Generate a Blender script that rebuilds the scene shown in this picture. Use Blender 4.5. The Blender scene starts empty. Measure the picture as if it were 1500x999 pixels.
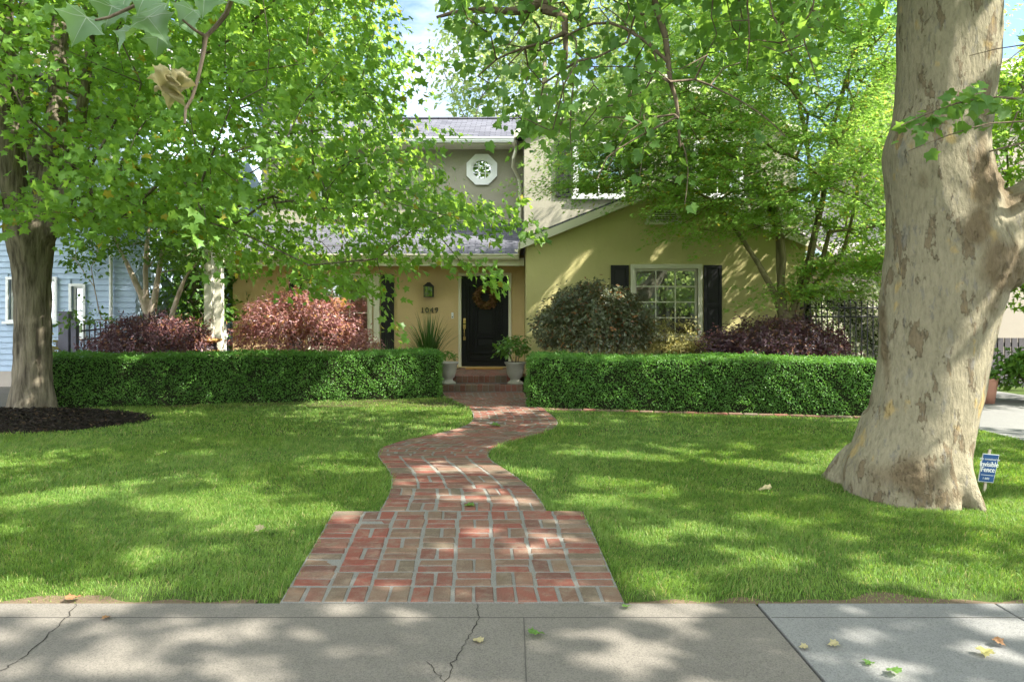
import bpy, math, random
import numpy as np
from mathutils import Vector, Matrix, noise as mnoise

rng = np.random.default_rng(11)
random.seed(5)
scn = bpy.context.scene
col = scn.collection
R = math.radians
F = 1000.0; CX = 750.0; HY = 470.0; EYE = 1.45

def P(px, py, d):
    return np.array([(px - CX) * d / F, d, EYE + (HY - py) * d / F])
def gz(y):
    return float(np.clip((y - 3.48) / 8.0, 0, 1) * 0.1)
def gzv(y):
    return np.clip((y - 3.48) / 8.0, 0, 1) * 0.1
def ground_at(px, py):
    d = 8.0
    for _ in range(12):
        d = (EYE - gz(d)) / ((py - HY) / F)
    return np.array([(px - CX) * d / F, d, gz(d)])
def proj(p):
    p = np.asarray(p)
    return CX + F * p[..., 0] / p[..., 1], HY - F * (p[..., 2] - EYE) / p[..., 1]
def inpoly(x, y, poly):
    x = np.asarray(x, float); y = np.asarray(y, float)
    c = np.zeros(x.shape, bool); n = len(poly)
    for i in range(n):
        x1, y1 = poly[i]; x2, y2 = poly[(i + 1) % n]
        m = ((y1 > y) != (y2 > y))
        with np.errstate(divide='ignore', invalid='ignore'):
            xi = (x2 - x1) * (y - y1) / (y2 - y1 + 1e-12) + x1
        c ^= (m & (x < xi))
    return c

# ------------------------------------------------------------------ objects
def tag(o, label=None, cat=None, group=None, kind=None):
    if label: o['label'] = label
    if cat: o['category'] = cat
    if group: o['group'] = group
    if kind: o['kind'] = kind
    return o
def thing(name, label, cat, loc=(0, 0, 0), rz=0.0, group=None):
    o = bpy.data.objects.new(name, None); col.objects.link(o)
    o.location = loc; o.rotation_euler = (0, 0, rz); o.empty_display_size = .1
    return tag(o, label, cat, group)
def world_of(o):
    L = Matrix.Translation(o.location) @ o.rotation_euler.to_matrix().to_4x4()
    return L if o.parent is None else world_of(o.parent) @ o.matrix_parent_inverse @ L
def link_mesh(name, me, mats, parent=None, world=True):
    o = bpy.data.objects.new(name, me); col.objects.link(o)
    for m in (mats if isinstance(mats, (list, tuple)) else [mats]):
        me.materials.append(m)
    if parent is not None:
        o.parent = parent
        if world:   # geometry was given in world space
            L = world_of(parent)
            o.matrix_parent_inverse = L.inverted()
    return o
def np_mesh(name, verts, faces, smooth=False, midx=None):
    """faces: (n,k) int array, or list of such arrays"""
    verts = np.asarray(verts, np.float32)
    fl = faces if isinstance(faces, list) else [faces]
    fl = [np.asarray(f, np.int32) for f in fl if len(f)]
    me = bpy.data.meshes.new(name)
    me.vertices.add(len(verts)); me.vertices.foreach_set('co', verts.ravel())
    loops = np.concatenate([f.ravel() for f in fl])
    tot = np.concatenate([np.full(len(f), f.shape[1], np.int32) for f in fl])
    st = np.concatenate([[0], np.cumsum(tot)[:-1]]).astype(np.int32)
    me.loops.add(len(loops)); me.loops.foreach_set('vertex_index', loops)
    me.polygons.add(len(tot)); me.polygons.foreach_set('loop_start', st); me.polygons.foreach_set('loop_total', tot)
    me.polygons.foreach_set('use_smooth', np.full(len(tot), smooth, bool))
    if midx is not None: me.polygons.foreach_set('material_index', np.asarray(midx, np.int32))
    me.update(calc_edges=True); me.validate()
    return me
class MB:
    def __init__(s): s.v = []; s.f = []; s.m = []; s.cur = 0
    def add(s, vs, fs):
        b = len(s.v); s.v += [tuple(map(float, v)) for v in vs]
        for f in fs: s.f.append([i + b for i in f]); s.m.append(s.cur)
        return s
    def box(s, x0, x1, y0, y1, z0, z1):
        return s.add([(x0,y0,z0),(x1,y0,z0),(x1,y1,z0),(x0,y1,z0),(x0,y0,z1),(x1,y0,z1),(x1,y1,z1),(x0,y1,z1)],
              [(0,3,2,1),(4,5,6,7),(0,1,5,4),(1,2,6,5),(2,3,7,6),(3,0,4,7)])
    def hexa(s, a):   # 8 points, bottom loop then top loop
        return s.add(a, [(0,3,2,1),(4,5,6,7),(0,1,5,4),(1,2,6,5),(2,3,7,6),(3,0,4,7)])
    def prism(s, poly, y0, y1):     # poly in xz, extruded along y
        n = len(poly)
        vs = [(x, y0, z) for x, z in poly] + [(x, y1, z) for x, z in poly]
        fs = [list(range(n)), list(range(2*n-1, n-1, -1))] + [(i, i+n, (i+1)%n+n, (i+1)%n) for i in range(n)]
        return s.add(vs, fs)
    def slab(s, quad, th):          # quad of 4 points, thickened downwards along its normal
        q = [Vector(p) for p in quad]; n = (q[1]-q[0]).cross(q[3]-q[0]).normalized()
        if n.z < 0: n = -n
        return s.hexa([p - n*th for p in q] + q)
    def tube(s, pts, rad, sides=8, cap=True):
        pts = [Vector(p) for p in pts]; n = len(pts)
        rad = list(rad) if hasattr(rad, '__len__') else [rad]*n
        rings = []; ref = Vector((0.31, 0.2, 0.93))
        for i, p in enumerate(pts):
            t = (pts[min(i+1, n-1)] - pts[max(i-1, 0)]).normalized()
            if abs(t.dot(ref)) > .95: ref = Vector((0.93, 0.2, 0.3))
            a = t.cross(ref).normalized(); b = t.cross(a)
            rings.append([p + (a*math.cos(2*math.pi*k/sides) + b*math.sin(2*math.pi*k/sides))*rad[i] for k in range(sides)])
        vs = [v for r in rings for v in r]
        fs = [(i*sides+k, i*sides+(k+1)%sides, (i+1)*sides+(k+1)%sides, (i+1)*sides+k) for i in range(n-1) for k in range(sides)]
        if cap: fs += [list(range(sides))[::-1], [(n-1)*sides+k for k in range(sides)]]
        return s.add(vs, fs)
    def lathe(s, prof, c, sides=24):
        vs = [(c[0]+r*math.cos(2*math.pi*k/sides), c[1]+r*math.sin(2*math.pi*k/sides), c[2]+z) for r, z in prof for k in range(sides)]
        n = len(prof)
        fs = [(i*sides+k, i*sides+(k+1)%sides, (i+1)*sides+(k+1)%sides, (i+1)*sides+k) for i in range(n-1) for k in range(sides)]
        return s.add(vs, fs)
    def build(s, name, mats, parent=None, smooth=False, bevel=0, local=False):
        me = bpy.data.meshes.new(name); me.from_pydata(s.v, [], s.f)
        me.polygons.foreach_set('material_index', np.asarray(s.m, np.int32))
        me.polygons.foreach_set('use_smooth', np.full(len(s.f), smooth, bool)); me.update()
        o = link_mesh(name, me, mats, parent, not local)
        if bevel:
            b = o.modifiers.new('bevel', 'BEVEL'); b.width = bevel; b.segments = 2; b.limit_method = 'ANGLE'
        return o

# ------------------------------------------------------------------ materials
def new_mat(name):
    m = bpy.data.materials.new(name); m.use_nodes = True
    nt = m.node_tree; nt.nodes.clear()
    return m, nt
class NT:
    def __init__(s, nt): s.nt = nt
    def n(s, t, **k):
        o = s.nt.nodes.new(t)
        for a, b in k.items():
            if a.startswith('i_'):
                key = a[2:].replace('_', ' ')
                o.inputs[key].default_value = b
            else: setattr(o, a, b)
        return o
    def l(s, a, b): s.nt.links.new(a, b)
    def noise(s, scale, detail=4, rough=.55, vec=None, sc3=None):
        tc = s.n('ShaderNodeTexCoord'); v = tc.outputs['Object'] if vec is None else vec
        if sc3:
            mp = s.n('ShaderNodeMapping'); mp.inputs['Scale'].default_value = sc3; s.l(v, mp.inputs['Vector']); v = mp.outputs[0]
        o = s.n('ShaderNodeTexNoise'); o.inputs['Scale'].default_value = scale; o.inputs['Detail'].default_value = detail; o.inputs['Roughness'].default_value = rough
        s.l(v, o.inputs['Vector']); return o.outputs['Fac']
    def ramp(s, fac, stops):
        r = s.n('ShaderNodeValToRGB'); e = r.color_ramp.elements
        while len(e) < len(stops): e.new(.5)
        for k, (p, c) in zip(e, stops):
            k.position = p; k.color = (c[0], c[1], c[2], 1) if hasattr(c, '__len__') else (c, c, c, 1)
        s.l(fac, r.inputs[0]); return r.outputs[0]
    def mix(s, fac, a, b, mode='MIX'):
        m = s.n('ShaderNodeMix', data_type='RGBA', blend_type=mode)
        for sock, v in ((m.inputs[0], fac), (m.inputs[6], a), (m.inputs[7], b)):
            if hasattr(v, 'default_value') or hasattr(v, 'is_linked'): s.l(v, sock)
            elif hasattr(v, '__len__'): sock.default_value = (v[0], v[1], v[2], 1)
            else: sock.default_value = v
        return m.outputs[2]
    def bump(s, h, strength=.3, dist=.01, normal=None):
        b = s.n('ShaderNodeBump'); b.inputs['Strength'].default_value = strength; b.inputs['Distance'].default_value = dist
        s.l(h, b.inputs['Height'])
        if normal is not None: s.l(normal, b.inputs['Normal'])
        return b.outputs[0]
    def prin(s, color, rough=.7, normal=None, spec=.3, metallic=0):
        p = s.n('ShaderNodeBsdfPrincipled')
        if hasattr(color, 'is_linked'): s.l(color, p.inputs['Base Color'])
        else: p.inputs['Base Color'].default_value = (*color, 1)
        if hasattr(rough, 'is_linked'): s.l(rough, p.inputs['Roughness'])
        else: p.inputs['Roughness'].default_value = rough
        p.inputs['Specular IOR Level'].default_value = spec; p.inputs['Metallic'].default_value = metallic
        if normal is not None: s.l(normal, p.inputs['Normal'])
        return p.outputs[0]
    def out(s, sh):
        o = s.n('ShaderNodeOutputMaterial'); s.l(sh, o.inputs['Surface'])

def m_plain(name, c, rough=.6, spec=.35, metallic=0, var=.12, scale=6, bump=.0, bscale=60):
    m, nt = new_mat(name); N = NT(nt)
    f = N.noise(scale, 5)
    c2 = N.mix(f, [x*(1-var) for x in c], [min(1, x*(1+var)) for x in c])
    nm = N.bump(N.noise(bscale, 4), bump, .006) if bump else None
    N.out(N.prin(c2, rough, nm, spec, metallic)); return m

def m_leaf(name, ca, cb, tr, trans=.45, rough=.5, spec=.25, cc=None, ccf=.0, nsc=.8):
    """ca..cb reflectance range chosen leaf by leaf, tr the colour of light passing through, cc a rare third colour"""
    m, nt = new_mat(name); N = NT(nt)
    g = N.n('ShaderNodeNewGeometry'); rnd = g.outputs['Random Per Island']
    lo = N.noise(nsc, 2)
    ad = N.n('ShaderNodeMath', operation='ADD'); N.l(rnd, ad.inputs[0]); N.l(lo, ad.inputs[1])
    mu = N.n('ShaderNodeMath', operation='MULTIPLY_ADD'); N.l(ad.outputs[0], mu.inputs[0]); mu.inputs[1].default_value = .75; mu.inputs[2].default_value = -.25
    mu.use_clamp = True
    c = N.mix(mu.outputs[0], ca, cb)
    t = N.mix(mu.outputs[0], [x*.75 for x in tr], tr)
    if cc is not None:
        mm = N.n('ShaderNodeMath', operation='MULTIPLY'); N.l(rnd, mm.inputs[0]); mm.inputs[1].default_value = 97.31
        fr = N.n('ShaderNodeMath', operation='FRACT'); N.l(mm.outputs[0], fr.inputs[0])
        lt = N.n('ShaderNodeMath', operation='LESS_THAN'); N.l(fr.outputs[0], lt.inputs[0]); lt.inputs[1].default_value = ccf
        c = N.mix(lt.outputs[0], c, cc); t = N.mix(lt.outputs[0], t, cc)
    p = N.prin(c, rough, None, spec)
    tl = N.n('ShaderNodeBsdfTranslucent'); N.l(t, tl.inputs['Color'])
    mx = N.n('ShaderNodeMixShader'); mx.inputs[0].default_value = trans
    N.l(p, mx.inputs[1]); N.l(tl.outputs[0], mx.inputs[2]); N.out(mx.outputs[0]); return m

def m_bark(name, ca, cb, sc=(9, 9, 1.6), bump=1.0):
    m, nt = new_mat(name); N = NT(nt)
    f = N.noise(1.0, 7, .62, sc3=tuple(x*1.3 for x in sc)); f2 = N.noise(2.0, 4)
    c = N.ramp(f, [(.34, ca), (.62, cb)])
    c = N.mix(f2, c, [x*1.15 for x in ca], 'MIX')
    c = N.mix(.55, c, N.ramp(f, [(.34, ca), (.62, cb)]))
    N.out(N.prin(c, .9, N.bump(f, bump, .03), .1)); return m

def m_concrete(name, c, crack=0):
    m, nt = new_mat(name); N = NT(nt)
    big = N.noise(1.1, 5, .6); mid = N.noise(7, 5, .65); fine = N.noise(160, 3, .7)
    cc = N.mix(big, [x*.62 for x in c], [x*1.3 for x in c])
    cc = N.mix(.5, cc, N.mix(mid, [x*.68 for x in c], [x*1.25 for x in c]))
    sp = N.ramp(fine, [(.36, .66), (.5, 1.0), (.68, 1.2)])
    cc = N.mix(1.0, cc, sp, 'MULTIPLY')
    N.out(N.prin(cc, .88, N.bump(fine, .35, .004, N.bump(mid, .2, .01)), .2)); return m

def m_shingle(name, ca, cb, rowh=.145, axis='XY', tab=.28):
    """asphalt shingles: rows follow the local y of the roof, measured along the slope through object coords"""
    m, nt = new_mat(name); N = NT(nt)
    tc = N.n('ShaderNodeTexCoord'); mp = N.n('ShaderNodeMapping')
    if axis == 'YX': mp.inputs['Rotation'].default_value = (0, 0, R(90))
    N.l(tc.outputs['Object'], mp.inputs['Vector'])
    b = N.n('ShaderNodeTexBrick'); N.l(mp.outputs[0], b.inputs['Vector'])
    b.inputs['Scale'].default_value = 1.0; b.inputs['Brick Width'].default_value = tab; b.inputs['Row Height'].default_value = rowh
    b.inputs['Mortar Size'].default_value = .009; b.inputs['Mortar Smooth'].default_value = .4; b.inputs['Bias'].default_value = 0
    b.inputs['Color1'].default_value = (*ca, 1); b.inputs['Color2'].default_value = (*cb, 1); b.inputs['Mortar'].default_value = (*[x*.35 for x in ca], 1)
    f = N.noise(90, 4, .7); c = N.mix(1.0, b.outputs['Color'], N.ramp(f, [(.3, .7), (.7, 1.25)]), 'MULTIPLY')
    c = N.mix(N.noise(.9, 4), c, N.mix(1.0, c, (.78, .8, .86), 'MULTIPLY'))
    N.out(N.prin(c, .9, N.bump(b.outputs['Fac'], -.6, .012, N.bump(f, .3, .004)), .2)); return m

def m_stucco(name, c):
    m, nt = new_mat(name); N = NT(nt)
    a = N.noise(1.3, 6, .65); b = N.noise(45, 5, .6); d = N.noise(9, 3)
    cc = N.mix(a, [x*.88 for x in c], [x*1.1 for x in c]); cc = N.mix(N.ramp(N.noise(3.1, 6, .7, sc3=(1, 1, .25)), [(.55, 0), (.8, .22)]), cc, [x*.6 for x in c])
    N.out(N.prin(cc, .93, N.bump(b, .55, .012, N.bump(d, .25, .02)), .12)); return m

def m_brick(name):
    m, nt = new_mat(name); N = NT(nt)
    g = N.n('ShaderNodeNewGeometry'); r = g.outputs['Random Per Island']
    c = N.ramp(r, [(0, (.170,.054,.038)), (.28, (.180,.070,.049)), (.46, (.115,.052,.039)), (.6, (.145,.095,.062)), (.74, (.168,.082,.058)), (.88, (.110,.088,.060)), (1, (.175,.108,.075))])
    n1 = N.noise(14, 6, .65); n2 = N.noise(120, 3, .7); n3 = N.noise(3.5, 4)
    c = N.mix(N.ramp(n1, [(.46, 0), (.68, .55)]), c, (.20, .16, .115))
    c = N.mix(N.ramp(n3, [(.5, 0), (.72, .35)]), c, (.10, .08, .06))
    c = N.mix(1.0, c, N.ramp(n2, [(.3, .78), (.7, 1.18)]), 'MULTIPLY')
    N.out(N.prin(c, .88, N.bump(n2, .4, .004, N.bump(n1, .5, .012)), .2)); return m

def m_glass(name, refl=.27, tint=(.8, .85, .82)):
    m, nt = new_mat(name); N = NT(nt)
    tr = N.n('ShaderNodeBsdfTransparent'); tr.inputs[0].default_value = (*tint, 1)
    gl = N.n('ShaderNodeBsdfGlossy'); gl.inputs['Roughness'].default_value = .015; gl.inputs['Color'].default_value = (.95, .97, 1, 1)
    N.l(N.bump(N.noise(1.7, 1), .012, .05), gl.inputs['Normal'])
    mx = N.n('ShaderNodeMixShader'); mx.inputs[0].default_value = refl
    N.l(tr.outputs[0], mx.inputs[1]); N.l(gl.outputs[0], mx.inputs[2]); N.out(mx.outputs[0]); return m

def m_sycamore():
    m, nt = new_mat('sycamore_bark'); N = NT(nt)
    at = N.n('ShaderNodeAttribute', attribute_name='rough')
    big = N.noise(2.2, 5, .6, sc3=(1, 1, .7)); mid = N.noise(7.5, 5, .6, sc3=(1, 1, .45)); fine = N.noise(38, 6, .7, sc3=(1, 1, .28)); blot = N.noise(11, 3, .5, sc3=(1, 1, .6))
    c = N.mix(big, (.180, .158, .102), (.26, .23, .155))
    flake = N.ramp(N.noise(6.5, 7, .66, sc3=(1.25, 1, .45)), [(.575, 0), (.585, 1)])
    c = N.mix(N.ramp(flake, [(0, 0), (1, .72)]), c, (.125, .090, .052))
    f3 = N.ramp(N.noise(21, 4, .6, sc3=(1.2, 1, .4)), [(.61, 0), (.625, .6)])
    c = N.mix(f3, c, (.145, .135, .115))                 # bark flakes still on
    c = N.mix(N.ramp(N.noise(5.2, 4, .55, sc3=(1, 1, .6)), [(.62, 0), (.68, .65)]), c, (.33, .235, .085))   # ochre fresh patches
    c = N.mix(N.ramp(N.noise(6.1, 5, .6, sc3=(1.3, 1, .5)), [(.62, 0), (.69, .6)]), c, (.165, .16, .14))
    c = N.mix(1.0, c, N.ramp(fine, [(.30, .66), (.5, 1.0), (.72, 1.15)]), 'MULTIPLY')
    rb = N.mix(fine, (.055, .038, .020), (.19, .145, .085))
    c = N.mix(N.ramp(at.outputs['Fac'], [(.25, 0), (.75, .92)]), c, rb)
    h = N.bump(flake, .9, .016, N.bump(fine, .9, .022, N.bump(mid, .7, .05)))
    N.out(N.prin(c, .88, h, .15)); return m

M = {}
M['stucco'] = m_stucco('stucco', (.52, .465, .215))
M['stucco_entry'] = m_stucco('stucco_entry', (.60, .44, .235))
M['stucco_upper_shade'] = m_stucco('stucco_upper_shade', (.345, .32, .25))  # same tan stucco, with skylit shade put into the colour as a darker grey
M['trim'] = m_plain('cream_trim', (.66, .63, .49), .5, var=.06)
M['white'] = m_plain('white_paint', (.80, .80, .78), .45, var=.05)
M['black_paint'] = m_plain('black_paint', (.022, .022, .024), .38, .5, var=.3)
M['door_paint'] = m_plain('door_paint', (.010, .010, .011), .42, .22, var=.25)
M['shutter'] = m_plain('shutter_paint', (.022, .021, .022), .5, .25, var=.2)
M['roof'] = m_shingle('roof_shingle', (.085, .084, .096), (.135, .134, .148))
M['roof_side'] = m_shingle('roof_shingle_side', (.085, .084, .096), (.135, .134, .148), axis='YX')
M['roof_far'] = m_shingle('roof_shingle_far', (.24, .21, .20), (.34, .30, .28))
M['glass'] = m_glass('window_glass')
M['brass'] = m_plain('brass', (.70, .50, .20), .28, .5, 1.0, var=.1)
M['iron'] = m_plain('black_iron', (.018, .018, .02), .5, .4)
M['brick'] = m_brick('brick')
M['mortar'] = m_concrete('mortar', (.185, .178, .158))
M['concrete_old'] = m_concrete('concrete_old', (.145, .131, .110))
M['concrete_new'] = m_concrete('concrete_new', (.178, .176, .165))
M['asphalt'] = m_concrete('asphalt', (.06, .06, .062))
M['groove'] = m_plain('groove_dirt', (.075, .07, .062), .95, .05)
M['crack'] = m_plain('crack_dirt', (.035, .032, .028), .95, .05)
M['stone_pot'] = m_plain('stone_pot', (.26, .245, .20), .8, .2, var=.2, bump=.3)
M['terracotta'] = m_plain('terracotta', (.30, .15, .10), .7, .25, var=.25, bump=.2)
M['glaze'] = m_plain('tan_glaze', (.50, .28, .09), .22, .5, var=.3, scale=9)
M['wood_mat'] = m_plain('coir', (.34, .19, .06), .95, .1, var=.35, scale=60, bump=.8, bscale=260)
M['sill_wood'] = m_plain('sill_wood', (.48, .36, .18), .7, .2)
M['sign_blue'] = m_plain('sign_blue', (.018, .075, .215), .4, .4, var=.1)
M['stake'] = m_plain('stake_wood', (.58, .50, .38), .8, .15)
M['blue_siding'] = m_plain('blue_siding', (.40, .50, .63), .75, .2, var=.14, scale=5)
M['foundation'] = m_plain('foundation', (.42, .37, .32), .9, .1, bump=.3)
M['beige'] = m_plain('beige_stucco', (.30, .26, .215), .9, .1, var=.07)
M['gate_grey'] = m_plain('gate_grey', (.085, .075, .082), .6, .3, var=.2)
M['post_purple'] = m_plain('gate_post_paint', (.12, .115, .15), .6, .3)
M['maple_bark'] = m_bark('maple_bark', (.05, .042, .03), (.27, .23, .165), (13, 13, 1.6), 1.8)
M['jp_bark'] = m_bark('japanese_maple_bark', (.13, .115, .06), (.22, .19, .10), (8, 8, 3), .4)
M['pale_bark'] = m_bark('pale_bark', (.30, .23, .17), (.50, .42, .33), (6, 6, 2), .3)
M['twig'] = m_bark('twig_bark', (.085, .065, .045), (.20, .155, .11), (20, 20, 5), .5)
M['sycamore'] = m_sycamore()
M['maple'] = m_leaf('maple_leaves', (.068, .155, .030), (.165, .30, .058), (.42, .66, .075), .52, .42, cc=(.34, .30, .03), ccf=.025)
M['jp'] = m_leaf('japanese_maple_leaves', (.10, .22, .038), (.21, .36, .072), (.48, .73, .13), .54, .5, .2, cc=(.42, .36, .04), ccf=.05)
M['syc'] = m_leaf('sycamore_leaves', (.055, .135, .034), (.13, .24, .065), (.34, .56, .07), .46, .5)
M['bg'] = m_leaf('far_tree_leaves', (.13, .20, .07), (.25, .32, .12), (.46, .58, .16), .45, .5)
M['side'] = m_leaf('side_tree_leaves', (.07, .17, .02), (.15, .27, .035), (.36, .56, .04), .45, .5)
M['hedge'] = m_leaf('hedge_leaves', (.036, .115, .018), (.125, .27, .045), (.20, .44, .045), .35, .42, .35, nsc=2.5)
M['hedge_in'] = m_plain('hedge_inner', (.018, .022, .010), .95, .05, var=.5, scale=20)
M['purple'] = m_leaf('purple_leaves', (.030, .017, .026), (.16, .095, .115), (.24, .07, .07), .3, .38, .45, cc=(.26, .12, .07), ccf=.12, nsc=3)
M['rose'] = m_leaf('rose_purple_leaves', (.10, .042, .052), (.46, .25, .23), (.65, .22, .15), .32, .38, .45, cc=(.38, .20, .08), ccf=.16, nsc=2.5)
M['bronze'] = m_leaf('bronze_leaves', (.055, .075, .040), (.18, .20, .12), (.28, .26, .07), .3, .36, .55, cc=(.24, .11, .035), ccf=.10, nsc=3)
M['straw'] = m_leaf('yellow_bush_leaves', (.24, .25, .08), (.48, .42, .18), (.55, .46, .12), .4, .5)
M['green_plant'] = m_leaf('green_plant_leaves', (.04, .11, .018), (.11, .21, .035), (.22, .40, .03), .35, .4, .35)
M['jasmine'] = m_leaf('jasmine_leaves', (.13, .19, .07), (.30, .36, .18), (.36, .46, .12), .4, .5, cc=(.82, .78, .66), ccf=.45)
M['strap'] = m_leaf('strap_leaves', (.028, .075, .018), (.08, .16, .045), (.12, .26, .03), .25, .35, .4)
M['dry'] = m_leaf('dry_leaves', (.30, .26, .13), (.48, .42, .24), (.45, .38, .15), .4, .7)
M['wreath'] = m_leaf('wreath_leaves', (.12, .055, .026), (.30, .17, .08), (.28, .14, .05), .2, .7, cc=(.16, .10, .03), ccf=.3)
M['mulch'] = m_leaf('mulch_chips', (.008, .007, .006), (.035, .028, .022), (.02, .015, .01), .02, .8, .15, cc=(.075, .05, .03), ccf=.1)
def m_grass():
    m, nt = new_mat('grass'); N = NT(nt)
    g = N.n('ShaderNodeNewGeometry'); r = g.outputs['Random Per Island']
    lo = N.noise(.9, 4, .6); mid = N.noise(5.5, 3, .6)
    c = N.mix(lo, (.068, .145, .024), (.145, .24, .044)); c = N.mix(N.ramp(mid, [(.42, 0), (.66, .6)]), c, (.20, .285, .065))
    c = N.mix(1.0, c, N.ramp(r, [(0, .62), (.5, 1.0), (1, 1.35)]), 'MULTIPLY')
    dr = N.ramp(r, [(.93, 0), (.95, 1)]); c = N.mix(dr, c, (.30, .27, .12))
    t = N.mix(1.0, c, (1.9, 1.9, .9), 'MULTIPLY')
    p = N.prin(c, .5, None, .3); tl = N.n('ShaderNodeBsdfTranslucent'); N.l(t, tl.inputs['Color'])
    mx = N.n('ShaderNodeMixShader'); mx.inputs[0].default_value = .38
    N.l(p, mx.inputs[1]); N.l(tl.outputs[0], mx.inputs[2]); N.out(mx.outputs[0]); return m
M['grass'] = m_grass()
def m_soil(name, ca, cb):
    m, nt = new_mat(name); N = NT(nt)
    f = N.noise(30, 6, .7); c = N.mix(f, ca, cb); N.out(N.prin(c, .95, N.bump(f, .6, .02), .08)); return m
M['soil'] = m_soil('lawn_soil', (.035, .060, .014), (.075, .105, .026))
M['bed'] = m_soil('bed_mulch', (.035, .024, .016), (.10, .07, .045))
M['dark_mulch'] = m_soil('dark_mulch', (.012, .010, .008), (.045, .035, .027))
M['dirt'] = m_soil('edge_dirt', (.07, .05, .032), (.19, .14, .09))

# ------------------------------------------------------------------ leaf machinery
def outline(half):
    """half outline (x>=0) from base to tip -> fan-triangulated leaf with a raised mid fold"""
    h = half; pts = list(h) + [(-x, y) for x, y in reversed(h[1:-1])]
    v = [(0, .38)] + pts; n = len(pts)
    V = np.array([(x, y, .16*abs(x) - .14*y*y) for x, y in v], np.float32)
    Fc = np.array([(0, 1+i, 1+(i+1) % n) for i in range(n)], np.int32)
    return V, Fc
T_MAPLE = outline([(0, 0), (.40, .0), (.30, .24), (.58, .52), (.22, .58), (0, 1)])
T_JP = outline([(0, 0), (.30, -.08), (.13, .18), (.52, .42), (.12, .46), (0, 1)])
T_SYC = outline([(0, .02), (.30, -.08), (.52, .16), (.44, .32), (.62, .58), (.32, .60), (.22, .74), (0, 1)])
T_LEAF = (np.array([(0, 0, 0), (.27, .42, .06), (0, 1, -.08), (-.27, .42, .06)], np.float32), np.array([(0, 1, 2), (0, 2, 3)], np.int32))
T_LONG = (np.array([(0, 0, 0), (.17, .4, .04), (0, 1, -.14), (-.17, .4, .04)], np.float32), np.array([(0, 1, 2), (0, 2, 3)], np.int32))
def nrmz(a): return a / (np.linalg.norm(a, axis=-1, keepdims=True) + 1e-9)
def leaves(tmpl, pos, nrm, tip, size):
    V, Fc = tmpl; n = len(pos); k = len(V)
    nrm = nrmz(nrm); tip = nrmz(tip - (tip*nrm).sum(1, keepdims=True)*nrm); b = np.cross(tip, nrm)
    size = np.broadcast_to(np.asarray(size, float), (n,))[:, None, None]
    vs = pos[:, None, :] + size*(V[None, :, 0:1]*b[:, None, :] + V[None, :, 1:2]*tip[:, None, :] + V[None, :, 2:3]*nrm[:, None, :])
    fs = Fc[None] + (np.arange(n)*k)[:, None, None]
    return vs.reshape(-1, 3), fs.reshape(-1, 3)
def cat(parts):
    vs = []; fs = []; b = 0
    for v, f in parts:
        vs.append(v); fs.append(f + b); b += len(v)
    return np.concatenate(vs), np.concatenate(fs)

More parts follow.
